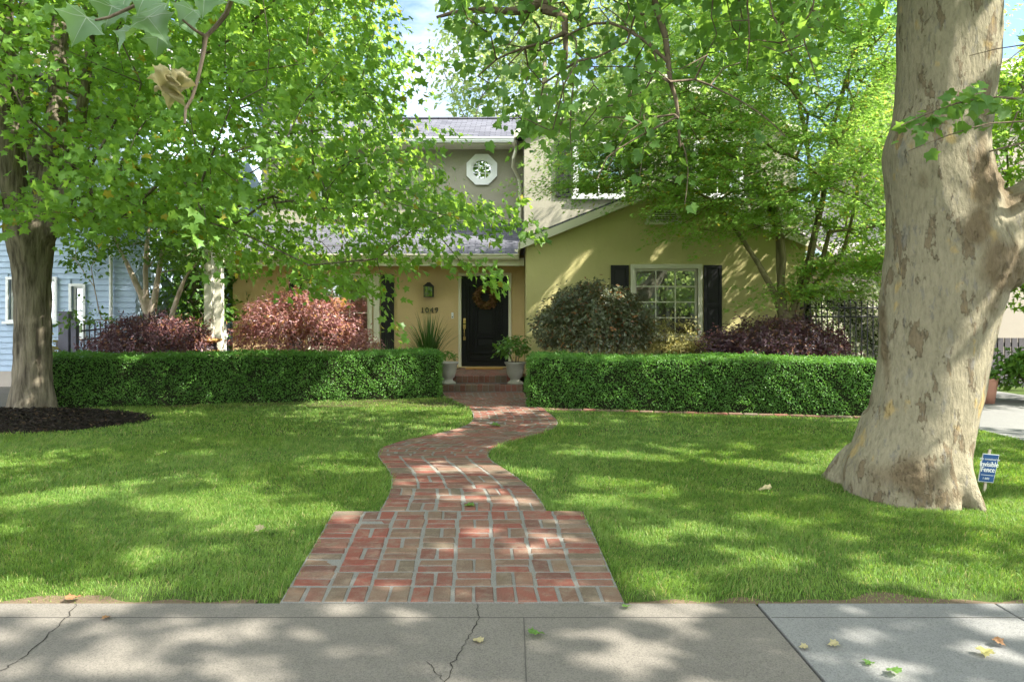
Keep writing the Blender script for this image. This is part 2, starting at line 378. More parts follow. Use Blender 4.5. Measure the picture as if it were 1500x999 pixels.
class Skel:
    def __init__(s): s.p = []; s.par = []; s.r = []; s.len = []
    def node(s, p, par, r=0):
        s.p.append(np.asarray(p, float)); s.par.append(par); s.r.append(r)
        s.len.append(0 if par < 0 else s.len[par] + float(np.linalg.norm(s.p[-1] - s.p[par]))); return len(s.p) - 1
    def line(s, pts, par=-1, radii=None, step=.3):
        pts = [np.asarray(p, float) for p in pts]
        if par >= 0: pts = [s.p[par]] + pts; radii = None if radii is None else [radii[0]] + list(radii)
        i = par
        for k in range(len(pts) - 1):
            if k == 0 and par < 0: i = s.node(pts[0], -1, 0 if radii is None else radii[0])
            n = max(1, int(np.linalg.norm(pts[k+1] - pts[k])/step))
            for j in range(1, n+1):
                t = j/n; r = 0 if radii is None else radii[k]*(1-t) + radii[k+1]*t
                # catmull-rom for smooth limbs
                p0 = pts[max(k-1, 0)]; p1 = pts[k]; p2 = pts[k+1]; p3 = pts[min(k+2, len(pts)-1)]
                q = .5*((2*p1) + (-p0+p2)*t + (2*p0-5*p1+4*p2-p3)*t*t + (-p0+3*p1-3*p2+p3)*t**3)
                i = s.node(q, i, r)
        return i
    def grow(s, targets, first=None, bend=.12, seg=.35, pen=.25):
        base = s.p[0] if first is None else np.asarray(first)
        order = np.argsort(np.linalg.norm(targets - base, axis=1)); dirs = np.zeros_like(targets)
        arr = np.array(s.p); ln = np.array(s.len)
        for k in order:
            t = targets[k]; d = np.linalg.norm(arr - t, axis=1) + pen*ln
            i = int(np.argmin(d)); a = arr[i]; L = np.linalg.norm(t - a); n = max(1, int(L/seg))
            off = rng.normal(0, bend, 3)*L*.5; off[2] = abs(off[2])*1.2; new = []
            for j in range(1, n+1):
                u = j/n; q = a + (t-a)*u + off*math.sin(math.pi*u)
                i = s.node(q, i); new.append(q)
            arr = np.vstack([arr, new]); ln = np.concatenate([ln, s.len[-n:]])
            dirs[k] = (t - (new[-2] if n > 1 else a))
        return nrmz(dirs)
    def mesh(s, tip=.005, expo=.45, sides=5, maxr=.3):
        n = len(s.p); cnt = np.ones(n)
        kids = np.zeros(n, int)
        for i in range(n-1, 0, -1):
            if s.par[i] >= 0: kids[s.par[i]] += 1
        leafc = np.where(kids == 0, 1.0, 0.0)
        for i in range(n-1, -1, -1):
            if s.par[i] >= 0: leafc[s.par[i]] += leafc[i]
        rad = np.minimum(tip*np.maximum(leafc, 1)**expo, maxr); rad = np.where(kids == 0, tip*.5, rad)
        rr = np.array(s.r); rad = np.where(rr > 0, rr, rad)
        idx = [i for i in range(n) if s.par[i] >= 0]
        P0 = np.array([s.p[s.par[i]] for i in idx]); P1 = np.array([s.p[i] for i in idx])
        r1 = rad[idx]; r0 = np.minimum(rad[[s.par[i] for i in idx]], r1*1.5 + .002)
        pr = np.array([rr[s.par[i]] for i in idx]); r0 = np.where((rr[idx] > 0) & (pr > 0), pr, r0)
        t = nrmz(P1-P0); ref = np.tile([.31, .2, .93], (len(t), 1)); ref[np.abs((t*ref).sum(1)) > .93] = [.93, .2, .3]
        a = nrmz(np.cross(t, ref)); b = np.cross(t, a)
        ang = np.arange(sides)*2*math.pi/sides
        ring = a[:, None]*np.cos(ang)[None, :, None] + b[:, None]*np.sin(ang)[None, :, None]
        e = t*np.minimum(r1, .5*np.linalg.norm(P1-P0, axis=1))[:, None]*.35
        V = np.concatenate([P0[:, None]-e[:, None] + ring*r0[:, None, None], P1[:, None]+e[:, None] + ring*r1[:, None, None]], 1).reshape(-1, 3)
        k = np.arange(sides); q = np.stack([k, (k+1) % sides, (k+1) % sides + sides, k+sides], 1)
        Fc = (q[None] + (np.arange(len(t))*2*sides)[:, None, None]).reshape(-1, 4)
        seg = {i: j for j, i in enumerate(idx)}; tl = []
        for j, i in enumerate(idx):      # every piece grows out of the one below it
            pj = seg.get(s.par[i])
            if pj is None: pj = 0
            if pj != j: tl.append((pj*2*sides + sides, j*2*sides, j*2*sides + 1))
        return V, [Fc, np.array(tl)]

def poisson(sampler, accept, n, dmin, tries=60000):
    out = np.zeros((0, 3))
    got = []
    while len(got) < n and tries > 0:
        c = sampler(400); tries -= 400
        c = c[accept(c)]
        for p in c:
            if len(got) >= n: break
            if got:
                if (np.linalg.norm(np.asarray(got) - p, axis=1) < dmin).any(): continue
            got.append(p)
    return np.array(got)

def sprays(tmpl, T, D, L, W, n, size, droop=.25, th=.06, up=.6, out=.5, jit=.45, center=None, szv=.35):
    """each target becomes a flat drooping spray of n leaves"""
    m = len(T); D = D.copy(); D[:, 2] = D[:, 2]*.5 - droop*rng.random(m); D = nrmz(D)
    side = nrmz(np.cross(D, np.array([0, 0, 1.0])) + 1e-6); nn = np.cross(side, D)
    tw = rng.normal(0, .25, m)[:, None]; side = nrmz(side + nn*tw); nn = np.cross(side, D)
    ls = L*rng.uniform(.65, 1.25, m); ws = W*rng.uniform(.65, 1.25, m)
    u = rng.uniform(-.75, .75, (m, n)); wv = rng.uniform(-1, 1, (m, n))*np.sqrt(np.clip(1 - (u/.8)**2, .05, 1))
    w = rng.normal(0, 1, (m, n))*th - .10*np.abs(wv)*W
    pos = T[:, None] + D[:, None]*(u*ls[:, None])[..., None] + side[:, None]*(wv*ws[:, None]*.5)[..., None] + nn[:, None]*w[..., None]
    pos[..., 2] -= .25*droop*np.clip(u, 0, 1)**2*ls[:, None]
    outv = D.copy() if center is None else nrmz(T - center)
    outv = outv*np.array([1, 1, .25])
    nr = np.array([0, 0, 1.0])*up + outv[:, None]*out + rng.normal(0, jit, (m, n, 3))
    tp = D[:, None]*.6 + side[:, None]*np.sign(wv)[..., None]*.5 + rng.normal(0, .4, (m, n, 3)) - np.array([0, 0, .45])
    pos = pos.reshape(-1, 3); nr = nr.reshape(-1, 3); tp = tp.reshape(-1, 3); k = sunlit(pos); pos, nr, tp = pos[k], nr[k], tp[k]
    sz = size*rng.uniform(1-szv, 1+szv, len(pos))
    return leaves(tmpl, pos, nr, tp, sz)

# openings between the boughs through which the sun reaches the ground (spot on the ground, radius of the opening)
SUN = Vector((.68, -.25, .69)).normalized()
LIT = [(290,650,.35),(345,652,.3),(420,655,.35),(470,668,.3),(530,663,.3),(60,730,.3),(110,722,.3),(250,735,.3),(300,728,.3),(340,757,.3),(400,752,.35),(440,748,.3),(225,810,.2),(20,775,.2),(30,870,.22),
  (490,685,.25),(250,650,.25),(560,595,.45),(500,592,.4),(610,597,.4),(640,665,.3),(620,690,.28),(680,690,.25),(700,720,.22),(660,730,.18),(740,735,.18),(700,780,.13),(760,800,.15),(640,800,.11),(800,790,.11),
  (760,690,.3),(850,665,.35),(920,668,.3),(900,705,.35),(990,660,.35),(860,735,.3),(950,690,.3),(1080,680,.3),(1000,770,.3),(930,780,.22),(1130,760,.28),(1200,670,.3),(1100,820,.2),(950,850,.2),(1300,840,.28),
  (1440,850,.28),(1400,870,.25),(1480,700,.4),(1470,760,.35),(1180,690,.22),(840,930,.11),(960,900,.14),(1000,897,.14),(860,975,.11),(930,965,.11),(1230,930,.09),(1230,965,.11),(1440,955,.14),(1240,897,.11),(1400,905,.14),(150,960,.11),(350,915,.09),(180,985,.11)]
LITP = [(ground_at(x, y) if y < 888 else np.array([(x-CX)*EYE/(y-HY), F*EYE/(y-HY), 0]), r) for x, y, r in LIT]
LITP += [(np.array(p), r) for p, r in (((-4.7, 12.3, 1.7), .5), ((-3.9, 12.2, 1.9), .5), ((-3.1, 12.3, 1.6), .5), ((-1.9, 11.6, .8), .45), ((-2.7, 11.4, .7), .35), ((-6.3, 12.5, 1.4), .4), ((-6.0, 10.8, .95), .25), ((1.9, 12.3, 2.0), .3))]
LITP += [(P(x, y, d), r) for x, y, d, r in ((1240,490,13.4,.45),(1195,475,13.4,.4),(1280,500,13.4,.4),(990,500,12.4,.3),(800,440,13.9,.20),(845,388,13.9,.15),(955,378,13.9,.12),(1072,478,13.9,.13),(785,480,13.9,.13),(1430,640,5.3,.25),(1425,560,5.35,.2),(1400,705,5.2,.22),(1440,240,5.5,.15),(52,520,9.8,.10),(60,545,9.8,.08))]
LA = np.array([p for p, r in LITP]); LRr = np.array([r for p, r in LITP])
def sunlit(pos):
    ok = np.ones(len(pos), bool); s = np.array(SUN)
    for p, r in zip(LA, LRr):
        d = pos - p; t = d @ s; q = np.linalg.norm(d - t[:, None]*s, axis=1); ok &= ~((q < r*(.85+.3*np.sin(t*3+p[0]))) & (t > .25))
    return ok
def leafmesh(name, vf, mat, parent):
    return link_mesh(name, np_mesh(name, vf[0], vf[1], False), mat, parent)
def ell_sampler(ells, shell=.0):
    """uniform-ish samples in a union of ellipsoids (c, r); shell>0 pushes samples outward"""
    vols = np.array([r[0]*r[1]*r[2] for c, r in ells]); pr = vols/vols.sum()
    def f(n):
        k = rng.choice(len(ells), n, p=pr); d = nrmz(rng.normal(0, 1, (n, 3))); rad = rng.random(n)**(1/3.)
        rad = shell + (1-shell)*rad
        c = np.array([ells[i][0] for i in k]); r = np.array([ells[i][1] for i in k])
        return c + d*r*rad[:, None]
    return f

SUN_E = 4.8; SKY_S = .09; EXPO = 2.0; CLOUD = (4.5, 4.9, 5.5); CLOUD_FILL = (16, 16.5, 17.5); N_SYC = 260; N_MAPLE = 1250; N_JP = 1080
# ================================================================== GROUND
def strip(name, xs, ys, zoff, mat, kind='structure', parent=None, mask=None):
    xs = np.asarray(xs); ys = np.asarray(ys)
    X, Y = np.meshgrid(xs, ys); Z = gzv(Y) + zoff
    v = np.stack([X, Y, Z], -1).reshape(-1, 3); nx = len(xs); f = []
    for j in range(len(ys)-1):
        for i in range(nx-1):
            f.append((j*nx+i, j*nx+i+1, (j+1)*nx+i+1, (j+1)*nx+i))
    return tag(link_mesh(name, np_mesh(name, v, np.array(f), True), mat), kind=kind)
# ground sheet to the horizon (a little lower under the pavement slabs)
ys = [-150, -8, 1.0, 3.46, 3.481] + list(np.linspace(3.9, 11.5, 20)) + [14, 40, 250]
v = []; xs = [-250, -30, -9, 0, 9, 30, 250]
for y in ys:
    for x in xs: v.append((x, y, (-.05 if y < 3.47 else gz(y) - .004)))
f = [(j*7+i, j*7+i+1, (j+1)*7+i+1, (j+1)*7+i) for j in range(len(ys)-1) for i in range(6)]
tag(link_mesh('ground', np_mesh('ground', v, np.array(f), False), M['soil']), kind='structure')
bed = strip('planting_bed', [-7.6, 5.9], [10.75, 11.4, 12, 13, 15.7], .006, M['bed'])
# pavement slabs with open joints
def slab(x0, x1, mat, name='pavement'):
    m = MB(); m.box(x0, x1, .95, 3.474, -.10, .016); return tag(m.build(name, mat, bevel=.006), kind='structure')
slab(-30, -4.4, M['concrete_old']); slab(-4.392, 1.236, M['concrete_old'])
slab(1.25, 2.45, M['concrete_new']); slab(2.46, 5.6, M['concrete_new']); slab(5.61, 30, M['concrete_new'])
def crackline(pts, w0, z=.0182):
    P_ = [np.array([(px-CX)*EYE/(py-HY), F*EYE/(py-HY)]) for px, py in pts]; fine = []
    for a, b in zip(P_[:-1], P_[1:]):
        for t in np.linspace(0, 1, 7)[:-1]: fine.append(a+(b-a)*t + rng.normal(0, .006, 2))
    fine.append(P_[-1]); vs = []; fs = []
    for i, p in enumerate(fine):
        t = fine[min(i+1, len(fine)-1)] - fine[max(i-1, 0)]; nn = np.array([-t[1], t[0]]); nn = nn/np.linalg.norm(nn); w = w0*rng.uniform(.35, 1.3)
        vs += [(*(p+nn*w), z), (*(p-nn*w), z)]
        if i: k = 2*i; fs.append((k-2, k-1, k+1, k))
    tag(link_mesh('pavement_crack', np_mesh('pavement_crack', vs, np.array(fs)), M['crack']), kind='structure')
crackline([(698, 889.5), (700, 912), (690, 935), (672, 962), (661, 980), (653, 1010), (650, 1040)], .0024)
crackline([(112, 889.5), (92, 915), (70, 935), (40, 965), (0, 988), (-40, 1010)], .0026)
crackline([(628, 975), (636, 990), (650, 1003)], .002)
m = MB(); m.box(-30, 1.23, 3.30, 3.303, .017, .0182); m.box(1.255, 30, 3.30, 3.303, .017, .0182); m.box(.055, .0585, .95, 3.299, .017, .0182); tag(m.build('pavement_groove', M['groove']), kind='structure')
# parkway strip, kerb and street behind the camera
tag(MB().box(-40, 40, -1.2, -1.05, -.2, -.02).build('kerb', M['concrete_new']), kind='structure')
tag(MB().box(-60, 60, -9.5, -1.2, -.25, -.15).build('street', M['asphalt']), kind='structure')
# driveways either side of the lot
strip('driveway', [5.95, 9.3], [3.48, 5, 7, 9, 11.4, 13.2, 16], .004, M['concrete_new'])
strip('driveway', [-10.6, -7.75], [3.48, 5, 7, 9, 11.4, 13.2, 16], .004, M['concrete_old'])

# ================================================================== BRICK PATH
def depth_tab(tab):
    return np.array([[(x-CX)*d/F, d] for x, y in tab for d in [ground_at(x, y)[1]]])
eL = depth_tab([(555,752),(566,735),(575,712),(570,690),(554,674),(549,664),(560,655),(600,645),(650,635),(685,625),(694,615),(691,603),(676,592),(652,584),(648,577)])
eR = depth_tab([(803,752),(793,734),(771,710),(742,690),(716,675),(711,666),(726,656),(762,645),(800,635),(819,626),(816,615),(802,605),(795,598),(772,586),(768,577)])
YL = eL[:, 1]; YR = eR[:, 1]
def sm(y, ya, xa):
    y = np.asarray(y, float); k = np.linspace(-.28, .28, 7)
    return np.mean([np.interp(y+q, ya, xa) for q in k], 0)
YA = eL[0, 1]
def xl(y): return sm(y, YL, eL[:, 0])
def xr(y): return sm(y, YR, eR[:, 0])
LY0, LY1 = 3.476, YA - .01
def lxl(y): return np.interp(y, [LY0, LY1], [-1.185, -1.325])
def lxr(y): return np.interp(y, [LY0, LY1], [.575, .535])
YB = 12.72
mort = []; mf = []
yy = np.concatenate([np.linspace(LY0, LY1, 12), np.linspace(YA, YB, 60)])
for y in yy:
    a, b = (lxl(y), lxr(y)) if y < YA - .005 else (xl(y), xr(y))
    if y == yy[0]: mort += [(a+.004, y-.002, -.05), (b-.004, y-.002, -.05)]
    mort += [(a+.004, y, gz(y)+.0175), (b-.004, y, gz(y)+.0175)]
mf = [(2*i, 2*i+1, 2*i+3, 2*i+2) for i in range(len(yy))]
tag(link_mesh('path_mortar', np_mesh('path_mortar', mort, np.array(mf)), M['mortar']), kind='structure')
bv = []; bf = []
def brick(c4, z0, z1, ch=.010):
    """c4: four ground corners (x,y); chamfered block with slightly worn corners"""
    c = np.array(c4, float); cen = c.mean(0); c = cen + (c-cen)*(1 + rng.uniform(-.03, .015)) + rng.normal(0, .0025, (4, 2))
    d = c - cen; inn = c - d/np.linalg.norm(d, axis=1, keepdims=True)*ch*rng.uniform(.7, 1.7, (4, 1))
    dz = rng.normal(0, .0016) ; tz = rng.normal(0, .0012, 4)
    zb = [gz(p[1]) for p in c]; b = len(bv)
    for i in range(4): bv.append((c[i, 0], c[i, 1], zb[i] + z0))
    for i in range(4): bv.append((c[i, 0], c[i, 1], zb[i] + z1 - .009 + dz))
    for i in range(4): bv.append((inn[i, 0], inn[i, 1], zb[i] + z1 + dz + tz[i]))
    for i in range(4):
        j = (i+1) % 4
        bf.append((b+i, b+j, b+4+j, b+4+i)); bf.append((b+4+i, b+4+j, b+8+j, b+8+i))
    bf.append((b+8, b+9, b+10, b+11))
def lay(fl, fr, u0, u1, y0, y1):
    g = .0068; h_ = .0062
    def q(u, y): a, b = float(fl(y)), float(fr(y)); return (a + (b-a)*u, y)
    a = q(u0, y0); b = q(u1, y0); c = q(u1, y1); d = q(u0, y1)
    brick([(a[0]+g, y0+h_), (b[0]-g, y0+h_), (c[0]-g, y1-h_), (d[0]+g, y1-h_)], .004, .022)
# landing: header course at the pavement, basket weave inside stretcher edge columns
n = 16
for i in range(n): lay(lxl, lxr, i/n, (i+1)/n, LY0-.003, LY0+.20)
y0 = LY0 + .205; rows = 7; ph = (LY1 - y0)/rows
for c in range(8):
    u0, u1 = c/8, (c+1)/8
    for k in range(rows):
        ya = y0 + k*ph
        if c in (0, 7) or (c + k) % 2 == 0:
            lay(lxl, lxr, u0, u1, ya, ya+ph/2); lay(lxl, lxr, u0, u1, ya+ph/2, ya+ph)
        else:
            um = (u0+u1)/2 + rng.normal(0, .0026)
            lay(lxl, lxr, u0, um, ya, ya+ph); lay(lxl, lxr, um, u1, ya, ya+ph)
y = YA + .004; k = 0
while y < YB - .06:
    w = float(xr(y+.1) - xl(y+.1)); n = max(5, round(w/.215)); h = .108
    if k in (0, 3, 6):
        # a course with headers inside the stack
        for c in range(n):
            if (c + k) % 2: 
                lay(xl, xr, c/n, (c+.5)/n, y, y+2*h); lay(xl, xr, (c+.5)/n, (c+1)/n, y, y+2*h)
            else:
                lay(xl, xr, c/n, (c+1)/n, y, y+h); lay(xl, xr, c/n, (c+1)/n, y+h, y+2*h)
        y += 2*h
    else:
        off = 0 if k < 14 else (.5 if k % 2 else 0)
        us = [0] + [u for u in [(i+off)/n for i in range(n+1)] if .02 < u < .98] + [1]
        for a, b in zip(us[:-1], us[1:]): lay(xl, xr, a, b, y, y+h)
        y += h
    k += 1
tag(link_mesh('brick_path', np_mesh('brick_path', bv, np.array(bf), False), M['brick']), kind='structure')
# brick edging strip along the foot of the right hedge
bv, bf = [], []
HR0, HR1 = np.array([.22, 10.62]), np.array([5.25, 9.68]); hd = (HR1-HR0)/np.linalg.norm(HR1-HR0); hn = np.array([hd[1], -hd[0]])
L_ = np.linalg.norm(HR1-HR0); n = int((L_-.2)/.212)
for i in range(n):
    a = HR0 + hd*(.25 + i*.212); b = HR0 + hd*(.25+(i+1)*.212-.01)
    brick([a + hn*.17, b + hn*.17, b + hn*.06, a + hn*.06], .004, .026)
tag(link_mesh('brick_edging', np_mesh('brick_edging', bv, np.array(bf), False), M['brick']), kind='structure')
# steps up to the door
def brick_wall_course(m, x0, x1, y, z0, z1):
    pass
bv, bf = [], []
def xbrick(x0, x1, y0, y1, z0, z1):
    g = .005; b = len(bv); c = .008
    x0, x1 = x0+g, x1-g; j = rng.normal(0, .002, 2)
    pts = [(x0,y0+j[0],z0+g),(x1,y0+j[0],z0+g),(x1,y1,z0+g),(x0,y1,z0+g),(x0,y0+j[0],z1-c),(x1,y0+j[0],z1-c),(x1,y1,z1-c),(x0,y1,z1-c),(x0+c,y0+c,z1),(x1-c,y0+c,z1),(x1-c,y1-c,z1),(x0+c,y1-c,z1)]
    bv.extend(pts)
    for a in [(0,1,5,4),(1,2,6,5),(2,3,7,6),(3,0,4,7),(4,5,9,8),(5,6,10,9),(6,7,11,10),(7,4,8,11),(8,9,10,11),(0,3,2,1)]: bf.append([b+q for q in a])
def steprow(x0, x1, y0, y1, z0, z1, n):
    e = np.linspace(x0, x1, n+1)
    for a, b in zip(e[:-1], e[1:]): xbrick(a, b, y0, y1, z0, z1)
SX0, SX1 = -1.30, .20
steprow(SX0, SX1, 12.80, 13.02, .125, .25, 14); steprow(SX0, SX1, 13.02, 13.12, .125, .245, 7)
steprow(SX0+.13, SX1-.10, 13.15, 13.37, .255, .39, 12)
for k in range(11): steprow(SX0+.13, SX1-.10, 13.37+k*.2, 13.57+k*.2, .27, .388, 6 if k % 2 else 7)
me = np_mesh('brick_steps', bv, np.array(bf), False)
st = tag(link_mesh('brick_steps', me, M['brick']), 'two low red brick steps climbing to the black front door', 'steps')
m = MB(); m.box(SX0+.01, SX1-.01, 12.81, 13.14, .09, .236); m.box(SX0+.14, SX1-.11, 13.16, 15.58, .09, .378)
m.build('mortar_bed', M['mortar'], st)

# ================================================================== GRASS
MUL = np.array([-7.0, 9.35]); MR = np.array([1.95, 1.05])
TRK = np.array([3.28, 5.6])
HL0, HL1 = np.array([-7.35, 10.42]), np.array([-1.22, 11.88])
def hedge_front(x):
    l = np.interp(x, [HL0[0], HL1[0]], [HL0[1], HL1[1]]); r = np.interp(x, [HR0[0], HR1[0]], [HR0[1]-.14, HR1[1]-.14])
    return np.where(x < -.3, l, r) + .12
def grass_patch(n, ya, yb, wid, hmin, hmax):
    y = np.sqrt(rng.uniform(ya**2, yb**2, n)); x = rng.uniform(-1, 1, n)*(.80*y + (1.1 if ya < 5 else .6))
    ok = (x > -7.72) & (x < 5.93) & (y < hedge_front(x))
    e = rng.normal(0, .018, n); over = rng.random(n) < .04
    inl = (y < LY1) & (x > lxl(y)+e) & (x < lxr(y)-e); inp = (y >= LY1-.02) & (x > xl(y)+e-over*0) & (x < xr(y)-e)
    ok &= ~inl & ~inp & (y > 3.468 + np.abs(rng.normal(0, .022, n)))
    q = ((x-MUL[0])/MR[0])**2 + ((y-MUL[1])/MR[1])**2; ok &= q > 1 + rng.normal(0, .07, n)
    ok &= np.hypot(x-TRK[0], y-TRK[1]) > .40
    # thin, dirty margin along the pavement
    thin = np.clip((y-3.47)/.22, .25, 1); cl = np.sin(x*5.1+np.sin(y*3.3)*2)*np.sin(x*2.3+1.7*y)
    ok &= rng.random(n) < np.where(y < 3.8, thin*(1 - .55*(cl > .35)), 1)
    x, y, cl = x[ok], y[ok], cl[ok]; n = len(x); z = gzv(y)
    h = rng.uniform(hmin, hmax, n)*(1 + .30*np.sin(x*3.7+y*1.1)*np.sin(y*4.3-x) )*rng.choice([1, 1, 1, 1.45], n)
    eg = np.where(y < LY1, np.minimum(np.abs(x-lxl(y)), np.abs(x-lxr(y))), np.minimum(np.abs(x-xl(y)), np.abs(x-xr(y)))); h = h*np.where(eg < .07, 1.55, 1)
    a = rng.uniform(0, 2*math.pi, n) ; lean = np.abs(rng.normal(.45, .3, n)); bend = rng.uniform(.1, .9, n)
    flow = np.sin(x*1.9+2*np.sin(y*1.3))*1.5; a = np.where(rng.random(n) < .45, flow + rng.normal(0, .5, n), a)
    dx, dy = np.cos(a), np.sin(a); w = wid*rng.uniform(.7, 1.3, n)
    s = rng.uniform(0, 2*math.pi, n); sx, sy = np.cos(s)*w/2, np.sin(s)*w/2
    b = np.stack([x, y, z-.004], 1)
    m1 = b + np.stack([dx*lean*h*.35, dy*lean*h*.35, h*.58], 1); t = b + np.stack([dx*h*(lean*.8+bend*.35), dy*h*(lean*.8+bend*.35), h*(1-.25*bend)], 1)
    S = np.stack([sx, sy, np.zeros(n)], 1)
    V = np.stack([b-S, b+S, m1+S*.75, m1-S*.75, t], 1).reshape(-1, 3)
    i5 = (np.arange(n)*5)[:, None]
    return V, i5 + np.array([[0, 1, 2, 3]]), i5 + np.array([[3, 2, 4]])
gp = [grass_patch(340000, 3.46, 5.6, .0036, .015, .034), grass_patch(250000, 5.6, 8.2, .0052, .018, .038), grass_patch(190000, 8.2, 12.2, .009, .018, .036)]
V = []; Q = []; T_ = []; b = 0
for v_, q_, t_ in gp: V.append(v_); Q.append(q_+b); T_.append(t_+b); b += len(v_)
tag(link_mesh('grass', np_mesh('grass', np.concatenate(V), [np.concatenate(Q), np.concatenate(T_)], False), M['grass']), kind='stuff')
# bare earth margin where lawn meets pavement
vs = []; fs = []
xsd = np.linspace(-7.6, 5.9, 220)
for i, x in enumerate(xsd):
    w = .05 + .10*max(0, math.sin(x*2.3)*math.sin(x*5.1+1)) + .02*math.sin(x*17)
    vs += [(x, 3.473, .010), (x, 3.482+w, gz(3.482+w)+.003)]
    if i and not (-1.26 < x < .66): fs.append((2*i-2, 2*i, 2*i+1, 2*i-1))
tag(link_mesh('soil_margin', np_mesh('soil_margin', vs, np.array(fs)), M['dirt']), kind='structure')
# mulch ring round the maple
vs = [(MUL[0], MUL[1], gz(MUL[1])+.13)]; fs = []; nr, ns = 7, 48
for r in range(1, nr+1):
    for k in range(ns):
        a = 2*math.pi*k/ns; q = r/nr; wob = 1 + .05*math.sin(3*a)+.03*math.sin(7*a+1)
        x = MUL[0]+MR[0]*q*wob*math.cos(a); y = MUL[1]+MR[1]*q*wob*math.sin(a)
        vs.append((x, y, gz(y) + .13*(1-q*q) + rng.normal(0, .006) - (.01 if r == nr else 0)))
tri = [(0, 1+k, 1+(k+1) % ns) for k in range(ns)]
qd = [(1+(r-1)*ns+k, 1+r*ns+k, 1+r*ns+(k+1) % ns, 1+(r-1)*ns+(k+1) % ns) for r in range(1, nr) for k in range(ns)]
tag(link_mesh('mulch_mound', np_mesh('mulch_mound', vs, [np.array(tri), np.array(qd)], True), M['dark_mulch']), kind='structure')
n = 9000; a = rng.uniform(0, 2*math.pi, n); q = np.sqrt(rng.random(n))*1.03
x = MUL[0]+MR[0]*q*np.cos(a); y = MUL[1]+MR[1]*q*np.sin(a); z = gzv(y) + .13*np.clip(1-q*q, 0, 1) + .012
nr_ = np.stack([rng.normal(0, .5, n), rng.normal(0, .5, n), np.ones(n)], 1); tp = rng.normal(0, 1, (n, 3))
vf = leaves(T_LONG, np.stack([x, y, z], 1), nr_, tp, rng.uniform(.03, .085, n))
tag(leafmesh('mulch', vf, M['mulch'], None), kind='stuff')

# ================================================================== HEDGES
def hedge(label, a, b, depth, h, n):
    a = np.array(a); b = np.array(b); d = b-a; L = np.linalg.norm(d); d = d/L; nb = np.array([-d[1], d[0]])
    if nb[1] < 0: nb = -nb
    mid = (a+b)/2; g0 = gz(mid[1])
    t = thing('box_hedge', label, 'hedge', (mid[0], mid[1], g0), group='clipped box hedges either side of the brick path')
    def wrld(u, v, w): return np.stack([a[0]+d[0]*u+nb[0]*v, a[1]+d[1]*u+nb[1]*v, g0+w], -1)
    r = .10
    # inner mass of twigs: rounded block
    nu, nv = 60, 14; vs = []; prof = []
    ins = .05
    for k in range(nv):
        s = k/(nv-1)
        # profile over front, top, back
        if s < .36: v0, w0 = 0, s/.36*h
        elif s < .64: v0, w0 = (s-.36)/.28*depth, h
        else: v0, w0 = depth, (1-s)/.36*h
        cv = np.clip(v0, r, depth-r); cw = min(w0, h-r); dv, dw = v0-cv, w0-cw; ln = math.hypot(dv, dw)
        if ln > r: v0, w0 = cv+dv*r/ln, cw+dw*r/ln
        prof.append((np.clip(v0, ins, depth-ins), min(w0, h-ins)))
    u_ = np.linspace(ins, L-ins, nu)
    for u in u_:
        for v0, w0 in prof: vs.append(wrld(u, v0 + .015*math.sin(u*9+w0*5), w0))
    fs = [(i*nv+k, (i+1)*nv+k, (i+1)*nv+k+1, i*nv+k+1) for i in range(nu-1) for k in range(nv-1)]
    caps = [list(range(nv)), [(nu-1)*nv+k for k in range(nv)][::-1]]
    me = bpy.data.meshes.new('twigs'); me.from_pydata([tuple(map(float, q)) for q in vs], [], [list(f) for f in fs]+caps); me.update()
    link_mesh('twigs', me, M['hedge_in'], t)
    # leafy skin
    areas = np.array([L*h, L*depth, depth*h, depth*h, L*h*.35]); k = rng.choice(5, n, p=areas/areas.sum())
    ru, rv, rw = rng.random(n)*L, rng.random(n)*depth, rng.random(n)*h
    u = np.where(k == 2, 0, np.where(k == 3, L, ru)); v = np.where(k == 0, 0, np.where(k == 4, depth, rv)); w = np.where(k == 1, h, rw)
    cu, cv, cw = np.clip(u, r, L-r), np.clip(v, r, depth-r), np.minimum(w, h-r)
    du, dv, dw = u-cu, v-cv, w-cw; ln = np.sqrt(du**2+dv**2+dw**2)+1e-6; sc = np.minimum(1, r/ln)
    nl = np.stack([du, dv, dw], 1)/ln[:, None]
    lump = .018*np.sin(u*2.1+1.3)*np.where(k == 1, 1, .5) + .022*np.sin(u*7.3+w*6)*np.sin(v*8+u*3.1) + .014*np.sin(u*19+w*17+v*13) ; lump += rng.normal(0, .012, n) - .03*(rng.random(n) < .3) + np.abs(rng.normal(0, .03, n))*(rng.random(n) < .035)
    thin = np.clip((.14 - w)/.14, 0, 1)*rng.random(n)*.10
    lump -= thin
    u, v, w = cu+du*sc + nl[:, 0]*lump, cv+dv*sc + nl[:, 1]*lump, cw+dw*sc + nl[:, 2]*lump
    pos = wrld(u, v, w); nw = np.stack([d[0]*nl[:, 0]+nb[0]*nl[:, 1], d[1]*nl[:, 0]+nb[1]*nl[:, 1], nl[:, 2]], 1)
    up = np.array([0, 0, 1.0]); tp = nw*.7 + up*.55 + rng.normal(0, .55, (n, 3)); nr = nw*.5 + up*.45 + rng.normal(0, .55, (n, 3))
    gap = np.sin(u*3.3+w*7.7)*np.sin(w*9.1-u*4.7)*np.sin(u*1.7+2) > .62; keep = ~(gap & (rng.random(n) < .6) & (k != 1)); pos, nr, tp, n = pos[keep], nr[keep], tp[keep], int(keep.sum())
    sz = np.where(rng.random(n) < .12, 1.5, 1)*rng.uniform(.020, .036, n)
    leafmesh('foliage', leaves(T_LEAF, pos, nr, tp, sz), M['hedge'], t)
    return t
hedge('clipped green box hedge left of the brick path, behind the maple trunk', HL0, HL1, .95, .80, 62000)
hedge('clipped green box hedge right of the brick path, running behind the sycamore', HR0, HR1, .95, .80, 56000)
